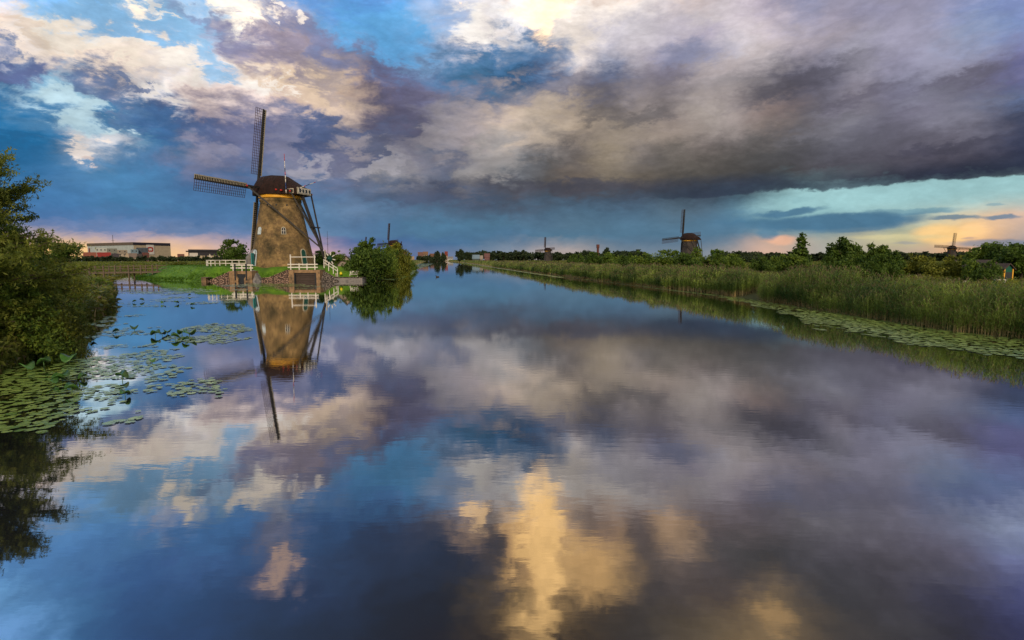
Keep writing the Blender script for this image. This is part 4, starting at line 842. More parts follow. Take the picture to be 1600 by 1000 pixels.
# near willow on the left bank
wx, wy = -19.9, 20.8; wz = ground_z(wx, wy)
wl = empty('willow_tree', (wx, wy, wz), 0, 'tall fine leaved willow at the left edge above the bank', 'tree')
g = MB(); rr = random.Random(5); g.tube([(0, 0, -.3), (.15, .1, 1.6), (.1, 0, 3.8), (-.2, 0, 6.4)], [.26, .2, .13, .05], 10)
tips = []
for i in range(150):
    a = rr.uniform(-3.14, 3.14); z0 = 6.1 * rr.random() ** 1.25 + .2; l = rr.uniform(1.8, 3.7) * (1.12 - z0 / 10.5); e = rr.uniform(.1, .95)
    p0 = Vector((.1, 0, z0)); p1 = p0 + Vector((math.cos(a) * l * .5, math.sin(a) * l * .5, l * e * .55)); p2 = p0 + Vector((math.cos(a) * l, math.sin(a) * l, l * e * .8))
    g.tube([p0, p1, p2], [.06, .035, .012], 6); tips.append((p0, p1, p2))
g.build('trunk', m_bark, wl)
cs_, ts_ = [], []
for p0, p1, p2 in tips:
    for k in range(22):
        t = rr.uniform(.2, 1.); q = p0.lerp(p1, t * 2) if t < .5 else p1.lerp(p2, t * 2 - 1)
        dr = Vector((rr.gauss(0, .5), rr.gauss(0, .5), rr.gauss(.1, .35))); L_ = rr.uniform(.4, .95); tc0 = rr.gauss(.42, .2)
        dirn = ((p2 - p0).normalized() * .8 + dr).normalized()
        for j in range(26):
            s_ = j / 26 * L_; pt_ = q + dirn * s_ + Vector((0, 0, -.35 * s_ * s_)); cs_.append((pt_.x + rr.gauss(0, .045), pt_.y + rr.gauss(0, .045), pt_.z + rr.gauss(0, .045))); ts_.append(tc0 + rr.gauss(0, .12))
cs_ = np.array(cs_); v, q, t = leaf_cards(cs_, len(cs_), .042, 4.0, np.clip(ts_, 0, 1), r=np.random.default_rng(3))
link_mesh('crown', np_mesh('willow_crown', v, q, m_leaf_willow, tint=t), wl)

# bushes of the near left bank, each with its own mass of leaves
GN = 'bushes on the near left bank'
def bankbush(cx, cy, r, h, n, mat_, label, seed, size=.06):
    z = ground_z(cx, cy); root = empty('bank_bush', (cx, cy, z), 0, label, 'bush', GN); q = random.Random(seed)
    bl = [(q.uniform(-.7, .7) * r, q.uniform(-.7, .7) * r, h * q.uniform(.1, .72), r * q.uniform(.28, .5), r * q.uniform(.28, .5), h * q.uniform(.18, .32)) for _ in range(12)]
    bl += [(q.uniform(-.5, .5) * r, q.uniform(-.5, .5) * r, h * q.uniform(.75, .95), r * .13, r * .13, h * .16) for _ in range(5)]
    link_mesh('crown', crown_mesh('bank_bush_crown', bl, n, size, mat_, 2.6, seed), root)
    t_ = trunk_mb(h * .7, .05, 7, .6, seed).build('trunk', m_bark, root)
BB = [(28, 338, 24, 2.4, 'tall bush filling the space under the willow branches', m_leaf_mid), (62, 372, 27, 2.2, 'leafy bush sloping down to the right from the willow', m_leaf_olive), (70, 404, 33, 2.8, 'olive bush below the willow with the footbridge to its right', m_leaf_olive), (20, 395, 27, 3.2, 'dark leafy bush right under the willow crown', m_leaf_mid), (55, 425, 24, 2.6, 'yellow green bush on the bank in the lower left', m_leaf_bank), (5, 440, 21, 2.6, 'broad dark bush at the left edge over the lily pads', m_leaf_mid),
      (98, 424, 40, 2.4, 'reddish brown tinged bush at the middle of the near bank', m_leaf_bank), (140, 436, 52, 2.4, 'grey green bush at the far tip of the near bank', m_leaf_mid), (92, 418, 46, 3.0, 'green bush behind the others on the near bank', m_leaf_mid), (30, 470, 22, 2.2, 'low yellow leaved bush hanging over the water at lower left', m_leaf_olive), (-60, 420, 22, 3.4, 'dark bush cut by the left edge of the photo', m_leaf_dark), (52, 476, 27, 1.8, 'low dark green bush at the waterline', m_leaf_mid), (118, 452, 43, 1.6, 'low reedy bush at the waterline below the bank tip', m_leaf_bank)]
for i, (px, yt, Y, r_, lab, mt) in enumerate(BB):
    x, y = XY(px, Y); z = ground_z(x, y); hh = max(.8, P(px, yt, Y).z - max(z, 0)); bankbush(x, y, r_ * .66, hh, 15000 if Y < 35 else 9000, mt, lab, 40 + i, .05 if Y < 35 else .085)

# ------------------------------------------------------------------ reeds
def ribbon(pts, widths, side):
    vs = []
    for p, w_ in zip(pts, widths): vs += [p - side * w_ / 2, p + side * w_ / 2]
    return vs, [(2 * i, 2 * i + 1, 2 * i + 3, 2 * i + 2) for i in range(len(pts) - 1)]
def reed_template(seed, leaves=7, wide=1., plume=True):
    r = random.Random(seed); V_, F_, M_ = [], [], []
    def add(vs, fs, m): b = len(V_); V_.extend(vs); F_.extend([tuple(i + b for i in f) for f in fs]); M_.extend([m] * len(fs))
    bend = Vector((r.uniform(-.12, .12), r.uniform(-.12, .12), 0)); st = lambda t: Vector((0, 0, t)) + bend * t * t
    a = r.uniform(0, 3.14); sd_ = Vector((math.cos(a), math.sin(a), 0))
    v, f = ribbon([st(0), st(.36)], [.019 * wide, .012 * wide], sd_); add(v, f, 1)
    v, f = ribbon([st(.36), st(.95)], [.010 * wide, .005 * wide], sd_); add(v, f, 0)
    for i in range(leaves):
        z0 = .22 + .68 * (i + r.random()) / leaves; p = st(z0); a = r.uniform(0, 6.28); d = Vector((math.cos(a), math.sin(a), 0)); L_ = r.uniform(.18, .32); up = r.uniform(.5, 1.)
        s_ = Vector((-d.y, d.x, 0)); v, f = ribbon([p, p + d * L_ * .5 + Vector((0, 0, L_ * .5 * up)), p + d * L_ + Vector((0, 0, L_ * (.5 * up - .1)))], [.010 * wide, .021 * wide, .002], s_); add(v, f, 0 if z0 > .3 or r.random() < .5 else 1)
    if plume:
        p = st(.93); d = Vector((r.uniform(-1, 1), r.uniform(-1, 1), 0)).normalized() * .05
        v, f = ribbon([p, p + d * .5 + Vector((0, 0, .06)), p + d * 1.4 + Vector((0, 0, .10))], [.006 * wide, .019 * wide, .004], sd_); add(v, f, 2)
    return np.array([tuple(x) for x in V_]), np.array(F_), np.array(M_)
def scatter(name, temps, x, y, z, h, mats, kind=None, label=None, sxy=None, seed=0, tint_base=None):
    r = np.random.default_rng(seed); n = len(x); which = r.integers(0, len(temps), n); yaw = r.uniform(0, 6.283, n); VV, QQ, MM, TT = [], [], [], []; off = 0
    tb = r.normal(.45, .22, n) if tint_base is None else tint_base
    for k, (tv, tf, tm) in enumerate(temps):
        s = np.where(which == k)[0]; m = len(s)
        if not m: continue
        c, sn = np.cos(yaw[s])[:, None], np.sin(yaw[s])[:, None]; hs = h[s][:, None]; hx = hs if sxy is None else hs * sxy[s][:, None]
        vx = (tv[:, 0] * c - tv[:, 1] * sn) * hx + x[s][:, None]; vy = (tv[:, 0] * sn + tv[:, 1] * c) * hx + y[s][:, None]; vz = tv[:, 2] * hs + z[s][:, None]
        VV.append(np.stack([vx, vy, vz], -1).reshape(-1, 3)); QQ.append((tf[None] + (np.arange(m) * len(tv))[:, None, None] + off).reshape(-1, 4)); MM.append(np.tile(tm, m)); off += m * len(tv)
        TT.append(np.clip(np.repeat(tb[s], len(tv)) + r.normal(0, .1, m * len(tv)), 0, 1))
    me = np_mesh(name, np.concatenate(VV), np.concatenate(QQ), mats, np.concatenate(MM), np.concatenate(TT))
    return tag(link_mesh(name, me), label, kind='stuff')
def along(shore, y0, y1, n, d0, d1, r):
    """points at distance d0..d1 inland from a shore line, between rows y0 and y1"""
    yy = r.uniform(y0, y1, n); sx_ = np.array([p[0] for p in shore]); sy_ = np.array([p[1] for p in shore]); o = np.argsort(sy_); xx = np.interp(yy, sy_[o], sx_[o]); return xx, yy, r.uniform(d0, d1, n)
RT = [reed_template(i) for i in range(10)]; RW = [reed_template(30 + i, 6, 2.2) for i in range(6)]; RF = [reed_template(50 + i, 4, 4.5) for i in range(6)]
rg = np.random.default_rng(11); parts = []
for y0, y1, n, dd, T in ((14, 62, 7800, 3.6, 0), (62, 130, 7500, 5, 1), (130, 300, 6500, 7, 2), (300, 1250, 6000, 12, 2)):
    xx, yy, d = along(SHORE_R, y0, y1, n, .0, 1., rg); d = d ** 1.25 * dd - .25; x = xx + d
    e = 1.5 * (smooth_noise(yy / 5, yy * 0, 21) - .5) * min(1, 60 / y0); x = x + e * .5
    z = np.minimum(ground_z(x, yy), .8) - .05; h = rg.uniform(1.35, 2.3, n) * (.62 + .72 * smooth_noise(x / 2.5, yy / 4.5, 5)) * np.where(d < .5, .85, 1.)
    gap = smooth_noise(x / 2.2, yy / 3.5, 9); keep = (gap > .27)
    tb = np.clip(-.25 + 1.35 * smooth_noise(x / 1.6, yy / 2.4, 14) + rg.normal(0, .12, n), 0, 1)
    scatter('reeds', (RT, RW, RF)[T], x[keep], yy[keep], z[keep], h[keep], [m_reed, m_straw, m_plume], tint_base=tb[keep], seed=int(y0), sxy=np.full(keep.sum(), 1. if T < 2 else 1.3))
# rough growth: tufts of grass and weeds
def tuft_template(seed, blades=9, w_=.05, weed=False):
    r = random.Random(seed); V_, F_, M_ = [], [], []
    for i in range(blades):
        a = r.uniform(0, 6.28); d = Vector((math.cos(a), math.sin(a), 0)); s_ = Vector((-d.y, d.x, 0)); p = Vector((r.uniform(-.25, .25), r.uniform(-.25, .25), 0)); hh = r.uniform(.55, 1.); b = len(V_)
        v, f = ribbon([p, p + Vector((0, 0, hh * .6)) + d * .12, p + Vector((0, 0, hh * r.uniform(.8, 1.))) + d * r.uniform(.25, .5)], [w_, w_ * .8, w_ * .1], s_)
        V_ += v; F_ += [tuple(q + b for q in k) for k in f]; M_ += [1 if r.random() < .13 else 0] * len(f)
        if weed:
            for j in range(4):
                b = len(V_); t = r.uniform(.3, 1.); c = p + Vector((r.uniform(-.2, .2), r.uniform(-.2, .2), hh * t)); e1 = Vector((r.gauss(0, 1), r.gauss(0, 1), r.gauss(0, .6))).normalized() * .13; e2 = e1.cross(Vector((r.gauss(0, 1), r.gauss(0, 1), r.gauss(0, 1)))).normalized() * .06
                V_ += [c - e1, c + e2, c + e1, c - e2]; F_.append((b, b + 1, b + 2, b + 3)); M_.append(0 if r.random() < .9 else 2)
    return np.array([tuple(x) for x in V_]), np.array(F_), np.array(M_)
TG = [tuft_template(i) for i in range(6)]; TW = [tuft_template(20 + i, 7, .05, True) for i in range(8)]
m_weed = leafmat('weed_green', (.055, .11, .014), (.25, .26, .04))
for y0, y1, n, hh, sx_ in ((16, 70, 15000, .8, 1.), (70, 160, 12000, .85, 2.0), (160, 420, 9000, 1.0, 4.), (420, 1200, 7000, 1.5, 7.)):
    yy = rg.uniform(y0, y1, n); xs = np.interp(yy, [p[1] for p in SHORE_R], [p[0] for p in SHORE_R]); x = xs + 2.5 + rg.random(n) * (yy * 1.0 + 15)
    ok = x < yy * 1.15 + 14; x, yy = x[ok], yy[ok]; z = ground_z(x, yy) - .05
    nh = smooth_noise(x / (6 * sx_), yy / (9 * sx_), 31); h = hh * (.35 + 1.3 * nh) * rg.uniform(.7, 1.2, len(x)); tb = np.clip(.15 + .8 * smooth_noise(x / (5 * sx_), yy / (8 * sx_), 33) + rg.normal(0, .12, len(x)), 0, 1)
    scatter('rough_growth', TW, x, yy, z, h, [m_weed, m_straw, m_plume], sxy=np.full(len(x), sx_ ** .7), seed=int(y0) + 1, tint_base=tb)
for y0, y1, n, hh, sx_ in ((100, 200, 9000, .8, 1.6), (200, 480, 7000, 1.1, 4.)):     # meadow behind the footbridge
    yy = rg.uniform(y0, y1, n); x = -yy * rg.uniform(.42, .93, n); d = signed(LAND_F, x, yy); ok = (d > .2) & (isle_mask(x, yy) < .25); x, yy = x[ok], yy[ok]; z = ground_z(x, yy) - .05
    nh = smooth_noise(x / 9, yy / 14, 41); h = hh * (.5 + 1.2 * nh) * rg.uniform(.7, 1.2, len(x)); scatter('meadow_growth', TW, x, yy, z, h, [m_weed, m_straw, m_plume], sxy=np.full(len(x), sx_ ** .7), seed=int(y0) + 2, tint_base=np.clip(.1 + .8 * smooth_noise(x / 10, yy / 20, 43), 0, 1))
# near left bank ground growth, thick down to the water
for n, y0, y1, hh, sx_ in ((12000, 12, 34, .8, .9), (11000, 34, 92, 1.1, 1.3)):
    yy = rg.uniform(y0, y1, n); sy_ = [p[1] for p in SHORE_L]; o = np.argsort(sy_); xs = np.interp(yy, np.array(sy_)[o], np.array([p[0] for p in SHORE_L])[o]); x = xs - rg.random(n) ** 1.3 * (yy * .35 + 4) + .25
    z = np.maximum(ground_z(x, yy), 0) - .05; h = hh * rg.uniform(.6, 1.4, n) * (.6 + .8 * smooth_noise(x / 3, yy / 3, 51))
    scatter('bank_growth', TW, x, yy, z, h, [m_leaf_bank, m_straw, m_plume], sxy=np.full(n, sx_), seed=n, tint_base=np.clip(.8 * smooth_noise(x / 4, yy / 5, 53) + rg.normal(0, .15, n), 0, 1))
# reeds and sedge along the left banks
xx, yy, d = along(SHORE_L, 24, 70, 2600, 0., 1., rg); x = xx - d * 2.0 + .3; z = np.maximum(ground_z(x, yy), 0) - .05
scatter('reeds', RT, x, yy, z, rg.uniform(.9, 1.7, len(x)), [m_reed, m_straw, m_plume], sxy=np.full(len(x), 1.4), seed=71)
pl = [A(600, 435), A(617, 428), A(626, 421), A(645, 415.6), A(655, 411.6), A(662, 409.3), A(668, 408)]
xx, yy, d = along(pl, 110, 1200, 3000, 0., 1., rg); yy = 108 + (yy - 108) ** 1. * rg.random(len(yy)) ** 1.5; xx = np.interp(yy, [p[1] for p in pl], [p[0] for p in pl]); x = xx - d * (3 + yy * .02); z = np.maximum(ground_z(x, yy), 0) - .05
scatter('reeds', RF, x, yy, z, rg.uniform(1.2, 2.1, len(x)), [m_reed, m_straw, m_plume], sxy=np.full(len(x), 1.4), seed=73)
# lawn edge grass
n = 26000; x = rg.uniform(-86, -22, n); yy = rg.uniform(95, 128, n); d = signed(LAND_F, x, yy); ok = (d > .05) & (isle_mask(x, yy) > .3) & ((x + 41.9) ** 2 + (yy - 106) ** 2 > 34); x, yy = x[ok], yy[ok]
inst = (yy < 99.5) & (x > P(355, 430, 98).x) & (x < P(401, 430, 98).x) | (yy < 101.5) & (x > P(450, 430, 98).x) & (x < P(566, 430, 98).x); x, yy = x[~inst], yy[~inst]; d = signed(LAND_F, x, yy)
m_lawnblade = leafmat('lawn_blade', (.045, .12, .006), (.12, .24, .02))
scatter('lawn_grass', TG, x, yy, ground_z(x, yy) - .03, np.where(d < 1.4, .38, .16) * rg.uniform(.6, 1.3, len(x)), [m_lawnblade, m_lawnblade], sxy=np.full(len(x), 1.6), seed=77)

# ------------------------------------------------------------------ water lilies
def w2p(x, y, z=0.):
    dz = z - CAMZ; dep = y * cp - dz * sp; return 800 + FPX * x / dep, 500 - FPX * (dz * cp + y * sp) / dep
m_pad = material('lily_pad', (.11, .20, .035), (.27, .36, .08), rough=.28, tint=True, spec=1.)
def spaced(x, y, c):      # at most one pad per cell, cells growing with distance
    c = c * (1 + np.floor(y / 40) * .3); k = np.stack([np.floor(x / c), np.floor(y / c)], 1).astype(np.int64); return np.unique(k[:, 0] * 100003 + k[:, 1], return_index=True)[1]
def pads(name, label, x, y, r_, seed, lift=.012):
    q = np.random.default_rng(seed); n = len(x); K = 10; a = np.linspace(.25, 2 * math.pi - .25, K - 1)[None] + q.uniform(0, 6.28, n)[:, None]; rr_ = r_[:, None] * (1 + q.normal(0, .05, (n, K - 1)))
    tx, ty = q.normal(0, .022, n), q.normal(0, .022, n)
    px_ = np.concatenate([np.cos(a) * rr_, (np.cos(a[:, :1]) + np.cos(a[:, -1:])) * r_[:, None] * .1], 1) + x[:, None]; py_ = np.concatenate([np.sin(a) * rr_, (np.sin(a[:, :1]) + np.sin(a[:, -1:])) * r_[:, None] * .1], 1) + y[:, None]
    pz = lift + q.random(n)[:, None] * .012 + (px_ - x[:, None]) * tx[:, None] + (py_ - y[:, None]) * ty[:, None] + .004; pz = np.maximum(pz, .004)
    v = np.stack([px_, py_, pz], -1).reshape(-1, 3); f = np.arange(n * K).reshape(n, K)
    tint = np.repeat(np.clip(q.normal(.5, .25, n), 0, 1), K)
    return tag(link_mesh(name, np_mesh(name, v, f, m_pad, tint=tint)), label, kind='stuff')
q = np.random.default_rng(5)
EL_ = [(45, 620, 90, 62, 1.), (30, 668, 55, 30, 1.), (130, 592, 100, 40, .8), (150, 645, 110, 30, .55), (200, 560, 130, 30, .62), (250, 595, 120, 30, .62), (330, 522, 95, 20, .72), (230, 520, 100, 14, .45), (150, 545, 70, 20, .5),
       (300, 640, 80, 10, .3), (340, 575, 90, 14, .45), (180, 500, 90, 14, .5), (380, 545, 60, 9, .4), (260, 455, 85, 7, .7), (300, 470, 90, 8, .55), (210, 478, 60, 10, .4), (400, 452, 60, 4, .6), (420, 446, 90, 3.5, .9), (470, 449, 60, 2.5, .6), (560, 444, 40, 2, .5)]
def ldens(px, py):
    d = np.zeros(px.shape)
    for a, b, c, e, w_ in EL_: d = np.maximum(d, w_ * np.clip(1.25 - np.hypot((px - a) / c, (py - b) / e), 0, .6) / .6)
    return d
n = 150000; yy = 12 + (92 - 12) * q.random(n) ** 1.25; x = -yy * q.uniform(.25, 1.0, n); px, py = w2p(x, yy)
dn = ldens(px, py); nz = smooth_noise(x / 1.3 + 50, yy / 1.9 + 50, 61, 3); land = np.maximum(signed(LAND_L, x, yy), signed(LAND_F, x, yy))
ok = (nz < dn * .8) & (land < .1) & (q.random(n) < np.clip(dn * 1.5 - nz, 0, 1) * np.interp(yy, [14, 30], [.22, .62])); x, yy = x[ok], yy[ok]; k_ = spaced(x, yy, .215); x, yy = x[k_], yy[k_]
pads('lily_pads', 'floating lily pads spread over the left half of the canal', x, yy, q.uniform(.06, .13, len(x)) * (1 + yy / 130), 1)
n = 90000; yy = 18 + 100 * q.random(n) ** 1.3; so_ = np.array(sorted((p[1], p[0]) for p in SHORE_R)); xs = np.interp(yy, so_[:, 0], so_[:, 1]); off = q.random(n) ** 1.1 * 8; x = xs - off + .1
edge = np.interp(yy, [18, 26, 33, 41, 47, 60, 80, 120], [7.6, 7.4, 6.4, 4.8, 3.6, 1.5, 1.1, 1.0]); nz = smooth_noise(x / .9 + 20, yy / 1.6 + 20, 67, 3)
ok = (nz < .76 * np.clip(1.15 - (off / edge) ** 3, 0, 1)) & (q.random(n) < .9); x, yy = x[ok], yy[ok]; k_ = spaced(x, yy, .25); x, yy = x[k_], yy[k_]
pads('lily_pads', 'band of lily pads along the reeds of the right bank', x, yy, q.uniform(.07, .15, len(x)) * (1 + yy / 150), 2)
n = 5000; yy = 118 + 520 * q.random(n) ** 1.4; xs = np.interp(yy, so_[:, 0], so_[:, 1]); x = xs - 1.0 - q.random(n) * .9 * (1 + yy / 250)
pads('lily_pads', 'thin pale line of lily pads far along the right bank', x, yy, np.full(n, .35), 3)
n = 6000; yy = 104 + 420 * q.random(n) ** 1.3; pl_ = np.array(sorted((p[1], p[0]) for p in pl)); xs = np.interp(yy, pl_[:, 0], pl_[:, 1]); x = xs + q.random(n) * (1.2 + yy * .022)
pads('lily_pads', 'pale lily pads along the shore right of the willow bushes', x, yy, np.full(n, .38), 4)
# big leaves standing out of the water
m_bigleaf = material('lily_leaf', (.03, .10, .02), (.07, .17, .03), 6., .4, spec=.5)
g = MB(); a_ = [2 * math.pi * k / 12 for k in range(12)]
g.add([(0, 0, .16)] + [(.2 * math.cos(t), .17 * math.sin(t), .2 + .09 * math.cos(2 * t) + .05 * math.sin(t)) for t in a_] + [(.2 * math.cos(t), .17 * math.sin(t), .185 + .09 * math.cos(2 * t) + .05 * math.sin(t)) for t in a_] + [(0, 0, .145)], [(0, 1 + k, 1 + (k + 1) % 12) for k in range(12)] + [(25, 13 + (k + 1) % 12, 13 + k) for k in range(12)] + [(1 + k, 13 + k, 13 + (k + 1) % 12, 1 + (k + 1) % 12) for k in range(12)], 0, True)
g.tube([(0, 0, -.1), (.02, 0, .15)], .012, 6); lf0 = g.build('lily_leaf', m_bigleaf); lfm = lf0.data; bpy.data.objects.remove(lf0)
for i, (px, py, s) in enumerate([(69, 573, 1.2), (43, 580, 1.1), (108, 568, 1.3), (113, 566, .9), (92, 598, 1.), (98, 596, 1.1), (82, 601, .8), (191, 594, 1.), (243, 526, 1.2), (254, 525, .9), (262, 522, .9), (274, 530, 1.1), (285, 525, 1.2), (297, 527, 1.4), (290, 534, .9), (181, 521, .9), (210, 516, 1.), (129, 593, .7), (113, 614, 1.), (147, 533, .7), (196, 620, .7), (222, 471, 1.1), (210, 473, .9), (255, 475, 1.), (238, 567, .6), (276, 475, 1.), (301, 478, .9), (296, 463, .9)]):
    x, y = A(px, py); o = link_mesh('lily_leaf', lfm); o.location = (x, y, 0); o.rotation_euler = (0, 0, random.uniform(0, 6.28)); o.scale = (s,) * 3
    tag(o, 'dark green lily leaf standing up out of the water among flat pads', 'lily leaf', 'raised lily leaves on the left half of the water')

# ------------------------------------------------------------------ buildings far away
cols_ = {}
def cm(h, rough=.8):
    if h not in cols_: c = tuple(k * .62 for k in rgb(h)); cols_[h] = material('wall_' + h, c, tuple(k * .85 for k in c), .3, rough)
    return cols_[h]
def house(px0, px1, yt, Y, wall, roof, label, name='house', ridge='x', cat='house', group=None, eave=.45, base=None, win=True, depth=None):
    x0, x1 = XY(px0, Y)[0], XY(px1, Y)[0]; w_ = x1 - x0; zb = float(ground_z((x0 + x1) / 2, Y)) if base is None else base; h = P((px0 + px1) / 2, yt, Y).z - zb; dp = depth or max(6., w_ * .55); e = h * (1 - eave) if roof else h
    w_ *= math.cos(math.atan2((x0 + x1) / 2, Y)); root = empty(name, ((x0 + x1) / 2, Y, zb), -math.atan2((x0 + x1) / 2, Y), label, cat, group); g = MB(); hw = w_ / 2
    if roof and ridge == 'y': g.prism([(-hw, 0, -.5), (hw, 0, -.5), (hw, 0, e), (0, 0, h), (-hw, 0, e)], dp, (0, 1, 0))
    elif roof: g.prism([(-hw, 0, -.5), (-hw, dp, -.5), (-hw, dp, e), (-hw, dp / 2, h), (-hw, 0, e)], w_, (1, 0, 0))
    else: g.box(-hw, hw, 0, dp, -.5, h)
    g.build('wall', cm(wall), root)
    g = MB(); o_ = .04 * w_ + .2
    if roof and ridge == 'y':
        for s in (-1, 1): g.prism([(s * (hw + o_), -.3, e - .15), (0, -.3, h + .25), (0, -.3, h + .02), (s * (hw + o_), -.3, e - .4)], dp + .6, (0, 1, 0))
        g.build('roof', cm(roof), root)
    elif roof:
        for s in (0, 1):
            ya, yb = (-.4, dp / 2) if s == 0 else (dp + .4, dp / 2); g.prism([(-hw - .3, ya, e - .1), (-hw - .3, yb, h + .28), (-hw - .3, yb, h + .03), (-hw - .3, ya, e - .35)], w_ + .6, (1, 0, 0))
        g.build('roof', cm(roof), root)
    if win:
        nW = max(2, int(w_ / 3.2)); rows = max(1, int(e / 3.2))
        for j in range(rows):
            for i in range(nW):
                xx_ = -hw + w_ * (i + .5) / nW; zz = e * (j + .25) / rows; k = MB(); k.box(xx_ - min(.6, w_ / nW * .3), xx_ + min(.6, w_ / nW * .3), -.06, -.01, zz, zz + min(1.5, e / rows * .5)); k.build('window', m_glass, root)
    return root
# warehouse, corner towards us
WY = 700; xa, xb, xc = XY(138, WY * 1.08)[0], XY(210, WY)[0], XY(267.5, WY * 1.06)[0]; zt = P(210, 378.6, WY).z
wh = empty('warehouse', (xb, WY, 1.), 0, 'huge pale warehouse with dark roof band and red framed sign', 'warehouse')
pa, pb, pc = Vector((xa - xb, WY * .08, 0)), Vector((0, 0, 0)), Vector((xc - xb, WY * .06, 0)); zt -= 1
g = MB(); up = Vector((0, 0, zt - 3.2)); bk = Vector((xc, WY * 1.06, 0)).normalized() * 60; g.add([pa, pb, pb + up, pa + up], [(0, 1, 2, 3)]); g.add([pa, pa + bk, pa + bk + up, pa + up], [(3, 2, 1, 0)]); g.build('side_wall', cm('c9d4d6'), wh)
g = MB(); g.add([pb, pc, pc + up, pb + up], [(0, 1, 2, 3)]); g.add([pc, pc + bk, pc + bk + up, pc + up], [(0, 1, 2, 3)]); g.build('front_wall', cm('c2b299'), wh)
g = MB(); g.prism([p + up + d for p, d in ((pa, Vector((-.4, -.4, 0))), (pb, Vector((0, -.5, 0))), (pb + (pa - pb) * .25, Vector((0, -.5, 0))))][:2] + [pb + bk + up, pa + bk + up], 3.4, (0, 0, 1)); g.build('roof_band', cm('75685f'), wh)
g = MB(); g.prism([pb + up + Vector((0, -.6, 0)), pc + up + Vector((.4, -.5, 0)), pc + bk + up, pb + bk + up], 3.3, (0, 0, 1)); g.build('roof_band', cm('2c2a38'), wh)
dv = (pc - pb).normalized(); nv = Vector((dv.y, -dv.x, 0)); s0 = pb + (pc - pb) * ((228.5 - 210) / 57.5); s1 = pb + (pc - pb) * ((240.5 - 210) / 57.5); L_ = (s1 - s0).length
g = MB(); g.prism([s0 + nv * .3 + Vector((0, 0, zt - 14.5)), s1 + nv * .3 + Vector((0, 0, zt - 14.5)), s1 + nv * .3 + Vector((0, 0, zt - 2.6)), s0 + nv * .3 + Vector((0, 0, zt - 2.6))], .3, nv); sg = g.build('sign', cm('e4dfda'), wh)
g = MB(); cc = (s0 + s1) / 2 + nv * .75 + Vector((0, 0, zt - 8.2)); W2, H2 = L_ * .37, 2.9
def rr_pts(w_, h_): return [cc + dv * (w_ * math.copysign(abs(math.cos(t)) ** .45, math.cos(t))) + Vector((0, 0, h_ * math.copysign(abs(math.sin(t)) ** .45, math.sin(t)))) for t in [2 * math.pi * k / 24 for k in range(24)]]
o_, i_ = rr_pts(W2, H2), rr_pts(W2 * .62, H2 * .45); g.add(o_ + i_, [(k, (k + 1) % 24, 24 + (k + 1) % 24, 24 + k) for k in range(24)]); g.build('sign_ring', cm('b8352c'), sg)
g = MB(); s0 = pa + (pb - pa) * .03; s1 = pa + (pb - pa) * .055; g.prism([s0 + Vector((0, -.3, 0)), s1 + Vector((0, -.3, 0)), s1 + Vector((0, -.3, zt - 6)), s0 + Vector((0, -.3, zt - 6))], .3, (0, -1, 0)); g.build('red_stripe', cm('8c2e34'), wh)
def mast(px, yt, yb_, Y, label, name='mast', r_=.25, cat='mast'):
    p1, p0 = P(px, yt, Y), P(px, yb_, Y); g = MB(); g.tube([(0, 0, 0), (0, 0, (p1.z - p0.z))], [r_, r_ * .5], 6)
    for k in (.55, .75): g.beam((-r_ * 4, 0, (p1.z - p0.z) * k), (r_ * 4, 0, (p1.z - p0.z) * k), r_ * .6)
    o = g.build(name, m_tar); o.location = p0; tag(o, label, cat)
mast(178.3, 367, 402, 860, 'thin antenna mast rising behind the warehouse roof', r_=.5)
mast(98.5, 375.5, 402, 860, 'short thick mast above the round tree at left', r_=.9)
mast(512.8, 361, 408, 130, 'thin pole standing right of the tail of the brown mill', 'flagpole', .06, 'pole')
HG = 'houses in front of the warehouse'
for a in [(131, 151, 394.6, 520, 'c9a78e', '9a5b48', 'low pink house with rusty roof left of the white one'), (153, 173.5, 394.8, 500, 'e8e2d8', 'a03a34', 'white house with bright red roof below the warehouse'), (175, 186, 396.5, 540, 'b9ab98', '4a4448', 'small beige house with dark roof right of the red roofed one'),
          (187, 196, 395.2, 545, 'cfc2ae', '58505a', 'gabled house left of the blue roofed one'), (194, 204, 394.2, 560, 'd2bfa4', '35405e', 'house with deep blue roof in the middle of the row'), (202, 214, 396, 530, 'd8c8b0', '8a7a70', 'cream house in the row under the blue annex'), (214, 222, 397, 540, 'a89c90', '4c4644', 'low grey house at the right of the cream one'), (223, 233, 395, 545, '9a6a5c', '6a4038', 'brown red house below the sign of the warehouse'),
          (278, 288, 397.2, 560, 'b9867a', '7a5048', 'small reddish house right of the warehouse'), (82, 92, 384, 620, 'b3907a', None, 'brownish block of flats at the left behind the willow')]:
    house(*a[:6], a[6], group=HG, ridge='y' if a[0] in (187, 194) else 'x')
AG = 'low blocks in front of the warehouse'
for a in [(150, 168, 387.5, 640, 'cfd4cf', 'white low annex at the left of the warehouse'), (168, 184, 388.2, 640, '8f9188', 'grey annex in front of the warehouse'), (184, 200, 390.6, 630, 'ab9f8f', 'beige annex in front of the warehouse'), (205, 217, 389.6, 630, '7f97a8', 'pale blue annex in front of the warehouse'), (214, 232.5, 387, 640, '4f5a68', 'slate dark office block below the sign of the warehouse')]:
    house(*a[:5], None, a[5], 'annex', cat='building', group=AG)
ob = house(295, 343, 389.8, 600, '3a3840', None, 'dark office block with pale upright panels left of the mill', 'office_block', cat='building', win=False)
for k in range(9):
    x0 = (P(343, 400, 600).x - P(295, 400, 600).x) * (k / 9 - .5) + 1.; g = MB(); g.box(x0, x0 + (1.6 if k % 3 else 3.0), -.3, -.05, 1.6, 6.6); g.build('panel', cm('d9c6a8'), ob)
